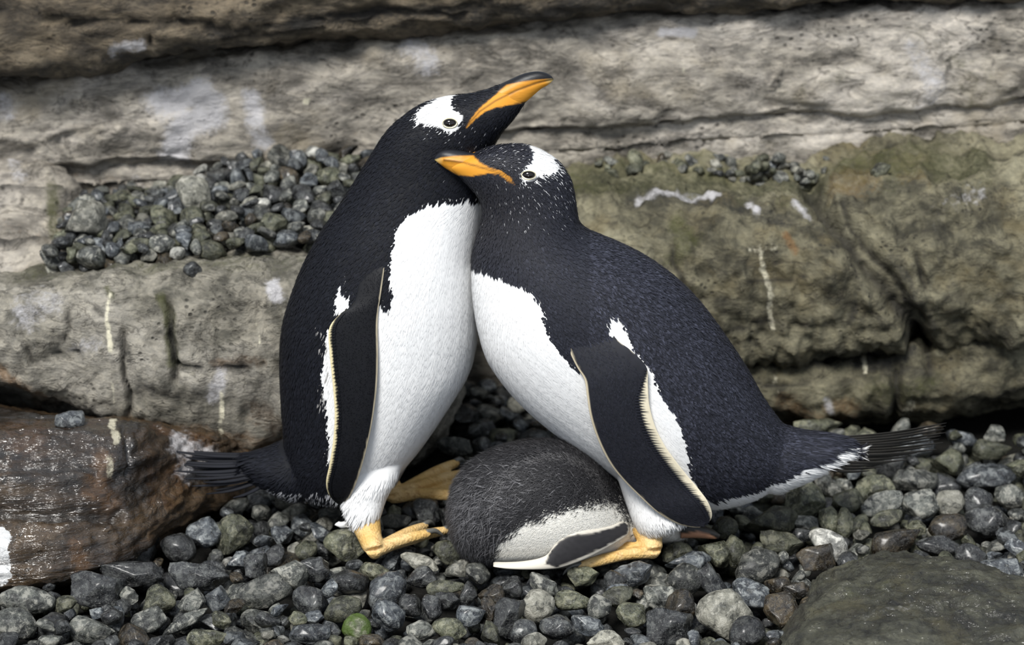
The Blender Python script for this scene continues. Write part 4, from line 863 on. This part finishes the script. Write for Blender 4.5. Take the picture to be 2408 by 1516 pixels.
# stones that can be told apart in the photograph: px, py, width, height, turn, kind, label
SAL = [(1262, 1424, 86, 76, 0, 4, 'round pale beige pebble standing out among dark pebbles below the chick'), (1704, 1447, 134, 118, 10, 4, 'largest pale grey rounded stone lying beside the flat rock slab'), (838, 1474, 70, 62, 10, 'm', 'pebble with bright green moss on its side'), (1949, 1282, 108, 66, -30, 6, 'whitish chipped stone beside the brown stone near the flat slab'),
       (1192, 1450, 68, 96, -15, 0), (1056, 1479, 84, 52, -4, 2), (908, 1388, 108, 76, 40, 1), (913, 1446, 80, 72, 0, 1), (966, 1421, 62, 52, -25, 0), (1015, 1427, 48, 58, 5, 0), (1047, 1381, 90, 36, 4, 2), (1053, 1413, 60, 40, 0, 0), (1102, 1398, 40, 58, -20, 0), (1123, 1348, 54, 56, 30, 3), (1082, 1338, 74, 40, 25, 4), (992, 1354, 76, 48, -5, 0), (986, 1322, 96, 38, -18, 4, 'pale white-and-black speckled pebble beside the yellow foot'), (1053, 1299, 74, 56, -10, 2),
       (1204, 1378, 58, 52, -20, 0), (1160, 1397, 68, 50, -25, 5), (1108, 1446, 72, 50, 10, 1), (1152, 1433, 36, 58, 10, 5), (1277, 1376, 78, 42, -25, 3), (1346, 1412, 86, 48, -10, 2), (1410, 1427, 58, 62, 0, 3), (1312, 1471, 88, 58, 10, 0), (1230, 1485, 68, 58, 20, 0), (1373, 1354, 76, 42, 8, 2), (1440, 1366, 62, 48, 30, 0), (1451, 1404, 78, 44, 5, 2), (1381, 1472, 80, 46, -8, 1), (1152, 1490, 46, 62, 25, 2), (1256, 1508, 62, 40, 20, 4), (1425, 1503, 90, 44, -5, 4), (990, 1480, 70, 48, 15, 3), (1494, 1348, 94, 52, 22, 1),
       (1779, 1332, 114, 78, 22, 3), (1919, 1312, 94, 60, 10, 5), (1609, 1362, 90, 74, -10, 3), (1619, 1321, 112, 48, 8, 1), (1594, 1300, 74, 44, 5, 2), (1683, 1299, 88, 62, -20, 2), (1729, 1297, 58, 70, -15, 2), (1814, 1225, 132, 66, 12, 2), (1839, 1277, 106, 52, -5, 2), (1894, 1257, 62, 32, 8, 0), (1954, 1222, 58, 68, 0, 2), (1985, 1230, 42, 72, 0, 2), (2074, 1190, 104, 58, 12, 3), (2084, 1222, 78, 40, 8, 2), (2164, 1187, 90, 68, 20, 3), (2234, 1182, 70, 66, 30, 4), (2059, 1150, 94, 60, -5, 2), (1994, 1180, 78, 54, 25, 2), (1894, 1180, 94, 80, 0, 2), (2154, 1130, 112, 58, 10, 3), (2319, 1120, 142, 58, 6, 1, 'long blue-grey oval pebble beyond the tail tip of the stooping penguin'), (2229, 1086, 80, 62, 0, 2), (2334, 1057, 92, 46, 0, 2),
       (2108, 1272, 124, 62, 22, 5), (2209, 1282, 112, 48, -12, 0), (2284, 1306, 74, 54, -20, 0), (2229, 1240, 94, 62, 15, 5), (2324, 1220, 104, 80, 15, 0), (1764, 1395, 94, 62, -20, 1), (1554, 1406, 82, 62, 0, 3), (1569, 1476, 112, 92, -15, 0), (1484, 1446, 72, 58, 0, 2), (1454, 1392, 60, 40, 10, 1), (1599, 1430, 72, 80, -10, 5), (1669, 1366, 58, 80, 35, 0), (1839, 1437, 84, 88, 20, 5), (1754, 1487, 92, 72, 40, 0), (1704, 1240, 64, 52, 0, 2), (2356, 1350, 110, 74, 10, 1), (2372, 1390, 90, 70, 0, 2), (1925, 1002, 116, 34, 6, 2), (2380, 1165, 80, 60, 0, 3), (2300, 1180, 70, 70, 0, 0),
       (480, 1255, 80, 70, 38, 1), (335, 1277, 72, 108, -10, 0), (268, 1290, 58, 100, -18, 0), (420, 1287, 86, 66, -35, 0), (550, 1256, 96, 80, 30, 2), (655, 1225, 62, 44, 15, 3), (665, 1256, 54, 40, 10, 1), (810, 1282, 100, 76, 0, 2), (680, 1350, 100, 66, -5, 3), (470, 1355, 150, 58, -4, 0), (620, 1392, 132, 72, 20, 3), (510, 1411, 60, 52, 35, 1), (370, 1410, 84, 70, 20, 2), (60, 1410, 140, 62, -8, 3, 'long pale streaked pebble against the foot of the wet rock'), (30, 1466, 112, 72, -5, 3), (215, 1482, 112, 58, -8, 3), (350, 1460, 84, 56, 30, 3), (435, 1460, 122, 32, 30, 3), (725, 1411, 80, 64, -20, 0), (805, 1432, 94, 60, 15, 2), (730, 1490, 102, 50, 15, 1), (490, 1500, 104, 44, 5, 2), (310, 1350, 150, 60, 5, 0), (225, 1388, 130, 84, -15, 0), (925, 1228, 84, 34, -4, 3), (1000, 1205, 70, 66, 0, 0), (925, 1205, 46, 36, 10, 2), (965, 1200, 44, 40, -10, 0), (1070, 1050, 90, 44, -10, 3), (560, 1320, 70, 44, 30, 1), (600, 1330, 56, 60, 0, 0), (740, 1340, 70, 60, 20, 0), (880, 1345, 70, 44, 0, 2)]
for s in SAL:
    px, py, w, h, ang, kd = s[:6]; e1, e2, e3 = img_axes(ang)
    c = G(px, py, .004); sc = FPX/np.linalg.norm(c-CAM); a, b = w/2/sc, h/2/sc
    e3 = e3+np.array([0, 0, .45]); e3 /= np.linalg.norm(e3); e1 = e1-e3*(e1 @ e3); e1 /= np.linalg.norm(e1); e2 = np.cross(e3, e1)
    PEB.append(dict(c=c, R=np.stack([e1*a, e2*b*1.08, e3*min(a, b)*.85], 1), r=(a+b)/2*.85, cz=min(a, b)*.8, sh=int(rng.integers(NSH//3))*3+(0 if len(s) > 6 else int(rng.integers(3))), kind=3 if kd == 'm' else kd, mat=M_MOSSY if kd == 'm' else None, label=s[6] if len(s) > 6 else None, sal=(px, py, w/2, h/2), bed='gravel'))
# keep-out: feet, chick, beaks must not be buried
KEEP = []
def keep(px, py, z, r, zmax): p = G(px, py, z); KEEP.append((p[0], p[1], r, zmax))
for px, py in [(878, 1298), (920, 1285), (960, 1268), (1005, 1254), (1040, 1248), (1010, 1242)]: keep(px, py, .015, .028, .002)
for px, py in [(925, 1165), (980, 1140), (1020, 1115), (1072, 1088), (1040, 1140), (1090, 1112), (1070, 1160), (1000, 1160)]: keep(px, py, .02, .03, .008)
for px, py in [(1532, 1298), (1490, 1305), (1450, 1312), (1400, 1320), (1362, 1330), (1430, 1290), (1395, 1302), (1460, 1285)]: keep(px, py, .012, .03, -.004)
for px in range(1090, 1500, 35): keep(px, 1312, .0, .05, -.012); keep(px, 1260, .0, .06, -.02)
for px in (1540, 1590, 1640, 1680): keep(px, 1245, .0, .05, -.01); keep(px, 1268, .01, .04, -.006)
for px in range(680, 820, 30): keep(px, 1175, .0, .05, .02)
for px in range(1650, 1960, 40): keep(px, 1175, .0, .06, .012)
KEEP = np.array(KEEP)

def drop(n, sampler, base, limit, amin, amax, bed, weights, seed, K=14, avoid=True):
    r = np.random.default_rng(seed)
    C = [p['c'] for p in PEB]; RR = [p['r'] for p in PEB]; CZ = [p['cz'] for p in PEB]
    C = np.array(C+[[0, 0, -9.0]]*n); RR = np.array(RR+[0.0]*n); CZ = np.array(CZ+[0.0]*n); m = len(PEB)
    sal = np.array([p['sal'] for p in PEB if p.get('sal')]) if avoid else np.zeros((0, 4))
    for _ in range(n):
        a = amin*(amax/amin)**(r.random()**1.25); b = a*r.uniform(.62, .95); c = b*r.uniform(.6, .95); rr = (a+b)/2*.88
        xy = sampler(r, K)
        if len(xy) == 0: continue
        z = base(xy)+c*.55
        d = np.hypot(xy[:, 0, None]-C[None, :m, 0], xy[:, 1, None]-C[None, :m, 1])/(rr+RR[:m])[None]
        z = np.maximum(z, np.where(d < 1, C[None, :m, 2]+(CZ[:m]+c)[None]*.93*np.sqrt(np.clip(1-d*d, 0, 1)), -9).max(1))
        bad = z+c*.8 > limit(xy)
        if bed == 'gravel':
            for kx, ky, kr, kz in KEEP: bad |= (np.hypot(xy[:, 0]-kx, xy[:, 1]-ky) < kr+rr*.6) & (z+c*.8 > kz)
            if len(sal):
                q = proj(np.column_stack([xy, z])); rp = rr*1524
                e = np.hypot((q[:, 0, None]-sal[None, :, 0])/(sal[None, :, 2]+rp*.62), (q[:, 1, None]-sal[None, :, 1])/(sal[None, :, 3]+rp*.5))
                bad |= ((e < 1) & (z[:, None] > -.016)).any(1)
        z = np.where(bad, 9, z); j = int(np.argmin(z))
        if z[j] > 8: continue
        rot = np.array(Euler((r.normal()*.35, r.normal()*.35, r.uniform(0, 6.28))).to_matrix())
        kd = int(r.choice(7, p=weights(xy[j])))
        cc = np.array([xy[j, 0], xy[j, 1], z[j]]); C[m] = cc; RR[m] = rr; CZ[m] = c; m += 1
        PEB.append(dict(c=cc, R=rot @ np.diag([a, b, c]), r=rr, cz=c, sh=int(r.integers(NSH)), kind=kd, mat=None, label=None, bed=bed))

WL = np.array([.40, .22, .12, .14, .04, .06, .02]); WR = np.array([.12, .10, .42, .24, .05, .06, .01])
def wmix(p):
    t = np.clip((p[0]-.10)/.35, 0, 1); w = WL*(1-t)+WR*t; return w/w.sum()
# free ground mask from the rocks
fx = np.linspace(-1.25, 1.25, 126); fy = np.linspace(-.75, .95, 86)
FREE = np.array([[rock_z(x, y) < -.0 for y in fy] for x in fx])
def bed_sampler(r, K):
    xy = np.column_stack([r.uniform(-1.24, 1.24, K), r.uniform(-.66, .9, K)])
    i = np.clip(((xy[:, 0]+1.25)/2.5*125).round().astype(int), 0, 125); j = np.clip(((xy[:, 1]+.75)/1.7*85).round().astype(int), 0, 85)
    return xy[FREE[i, j]]
hills = lambda xy: .010*perlin(np.column_stack([xy*3.0, np.full(len(xy), 2.2)]))
drop(3900, bed_sampler, lambda xy: np.full(len(xy), -.05)+hills(xy), lambda xy: .024+hills(xy)+.02*np.clip((xy[:, 1]-.3)/.4, 0, 1), .012, .038, 'gravel', wmix, 21)
POCK = [(90, 655), (150, 560), (170, 490), (250, 475), (420, 470), (440, 420), (560, 398), (700, 388), (860, 384), (1000, 380), (1000, 600), (720, 604), (560, 612), (300, 625), (200, 640)]
def pocket_sampler(r, K):
    xy = np.column_stack([r.uniform(-.82, -.10, K), r.uniform(.40, .79, K)]); q = proj(np.column_stack([xy, ZP(xy[:, 0], xy[:, 1])+.015]))
    return xy[poly_sd(q, POCK) > 0]
drop(1300, pocket_sampler, lambda xy: np.maximum(ZP(xy[:, 0], xy[:, 1]), np.array([rock_z(x, y, .46) for x, y in xy])) if len(xy) else np.zeros(0), lambda xy: ZP(xy[:, 0], xy[:, 1])+.055, .014, .030, 'shelf', lambda p: np.array([.22, .16, .24, .22, .09, .05, .02]), 22)
ROW = [(1400, 352), (1650, 338), (1900, 372), (2100, 372), (2250, 330), (2300, 275), (2408, 255), (2550, 250), (2550, 320), (2320, 350), (2100, 372), (1900, 396), (1420, 404)]
def row_sampler(r, K):
    q = np.column_stack([r.uniform(1400, 2540, 3*K), r.uniform(250, 405, 3*K)]); q = q[poly_sd(q, ROW) > 0][:K]
    return P(q[:, 0], q[:, 1], np.full(len(q), .79))[:, :2]+np.column_stack([np.zeros(len(q)), r.uniform(-.05, .03, len(q))])
drop(60, row_sampler, lambda xy: np.array([rock_z(x, min(y, .80), .47) for x, y in xy]) if len(xy) else np.zeros(0), lambda xy: np.full(len(xy), .50), .009, .019, 'ledge', lambda p: np.array([.05, .06, .48, .26, .11, .03, .01]), 23)
for px, py, w, h, ang, kd, lab in [(165, 986, 72, 56, 25, 1, 'lone blue-grey stone resting on the wet rock step'), (453, 632, 44, 42, 20, 0, 'lone dark pebble perched on the edge of the gravel shelf'), (2070, 396, 50, 36, 40, 2, 'lone greenish pebble on top of the cleft ledge'), (200, 540, 110, 96, 30, 4, 'pale angular stone streaked with droppings on the gravel shelf'), (455, 470, 90, 80, -20, 4, 'pale blocky stone at the back of the gravel shelf'), (1565, 362, 44, 24, 0, 4, 'pale yellowish pebble at the foot of the thin rock layer'), (1690, 370, 40, 22, 0, 3, 'small grey pebble beside the pale yellowish one under the rock layer')]:
    d = ray(px, py+h*.3); l = BV_ROCK.ray_cast(Vector(CAM), Vector(d/np.linalg.norm(d)))[0]; c = np.array(l) if l else P(px, py, .5)
    if py in (540, 470): c = P(px, py, .50 if py == 540 else .60); c[2] = max(c[2], ZP(c[0], c[1])+.02)
    sc = FPX/np.linalg.norm(c-CAM); a, b = w/2/sc, h/2/sc; e1, e2, e3 = img_axes(ang); c = c+np.array([0, 0, b*.45])
    PEB.append(dict(c=c, R=np.stack([e1*a, e2*b, e3*b*.8], 1), r=a, cz=b, sh=int(rng.integers(NSH)), kind=kd, mat=None, label=lab, bed='lone', sal=None))

# which pebbles does the camera see, and how large
allv, allf, owner = [], [], []
nv = 0
B3 = ico(2)
for i, p in enumerate(PEB):
    v = B3[0] @ p['R'].T + p['c']; allv.append(v); allf += [[a+nv for a in q] for q in B3[1]]; owner += [i]*len(B3[1]); nv += len(v)
nb_faces = len(allf)
for m, root in ((meL, root_L), (meR, root_R), (meC, root_C)):
    v = verts_of(m)+np.array(root.location); allv.append(v); allf += [[a+nv for a in q.vertices] for q in m.polygons]; nv += len(v)
allv.append(rv); allf += [[a+nv for a in q] for q in rf]
BV_ALL = BVHTree.FromPolygons(np.vstack(allv).tolist(), allf)
seen = np.zeros(len(PEB))
camv = Vector(CAM)
for py in np.arange(4, 1516, 7.0):
    if py < 240: continue
    for d in ray(np.arange(3, 2408, 7.0), np.full(len(np.arange(3, 2408, 7.0)), py)):
        h = BV_ALL.ray_cast(camv, Vector(d))
        if h[2] is not None and h[2] < nb_faces: seen[owner[h[2]]] += 1
for i, p in enumerate(PEB):
    if p['label']: seen[i] += 1000
order = np.argsort(-seen)
single = [i for i in order[:300] if seen[i] > 0]
LAB = {'gravel': ('smooth {} pebble lying in the gravel bed around the penguins', '{} pebbles of the gravel bed'), 'shelf': ('{} pebble heaped on the rock shelf behind the upright penguin', '{} pebbles on the rock shelf'), 'ledge': ('small {} pebble along the back of the cleft ledge', '{} pebbles along the ledge')}
NEAR = [(960, 1300, "beside the upright penguin's yellow feet"), (1250, 1400, 'in the gravel below the chick'), (1880, 1170, "under the stooping penguin's tail"), (2150, 1280, 'along the edge of the flat rock slab'), (1800, 1380, 'along the edge of the flat rock slab'), (1600, 1420, 'between the chick and the flat rock slab'), (400, 1300, 'at the foot of the wet brown rock'),
        (650, 1230, "under the upright penguin's tail"), (1150, 960, 'in the shaded gap between the two penguins'), (2300, 1060, 'against the mossy rock footing'), (720, 1430, 'between the wet brown rock and the chick'), (200, 1450, 'at the foot of the wet brown rock')]
for i in single:
    p = PEB[i]; o = bpy.data.objects.new('pebble', shape_mesh(p['sh'], p['mat'] or PM[p['kind']])); COL.objects.link(o)
    o.matrix_world = Matrix.Translation(Vector(p['c'])) @ Matrix(p['R'].tolist()).to_4x4()
    kn = PK[p['kind']][0]
    if p['label']: tag(o, p['label'], 'pebble')
    elif p['bed'] == 'gravel':
        q = proj(p['c']); near = min(NEAR, key=lambda s: np.hypot(q[0]-s[0], (q[1]-s[1])*1.6))[2]
        big = np.linalg.norm(p['R'][:, 0]); size = 'large' if big > .031 else 'small' if big < .021 else 'middling'
        tag(o, size+' '+kn+' pebble '+near, 'pebble', kn+' pebbles '+near)
    else: tag(o, LAB[p['bed']][0].format(kn), 'pebble', LAB[p['bed']][1].format(kn))
rest = [i for i in range(len(PEB)) if i not in set(single)]
for bed, nm, lab in (('gravel', 'gravel', 'small pebbles filling the gravel bed between the larger ones'), ('shelf', 'shelf_gravel', 'small pebbles filling the heap on the rock shelf'), ('ledge', 'ledge_gravel', 'small pebbles filling the row along the cleft ledge')):
    V, F, MI, n0 = [], [], [], 0
    for i in rest:
        p = PEB[i]
        if p['bed'] != bed: continue
        v = SH2[p['sh']] @ p['R'].T + p['c']; V.append(v); F.append(np.array(IF2)+n0); MI += [p['kind']]*len(IF2); n0 += len(v)
    if not V: continue
    me = new_mesh(nm, np.vstack(V), np.vstack(F), True)
    for m in PMI: me.materials.append(m)
    me.polygons.foreach_set('material_index', np.array(MI, np.int32)); me.update()
    tag(obj(nm, me), lab, 'gravel', kind='stuff')
# scrap of white shell beside the upright penguin's foot
sv, sf = ico(3); sv = pebble_shape(sv, 99, .9)*np.array([.011, .004, .006]); sv[:, 2] += .004*np.abs(sv[:, 0])/.011
tag(obj('shell_chip', new_mesh('shell_chip', sv+G(803, 1236, .03), sf, True, plain('shell_white', lin(226, 226, 224), .4))), 'tiny white shell chip on the pebbles behind the yellow leg', 'shell')
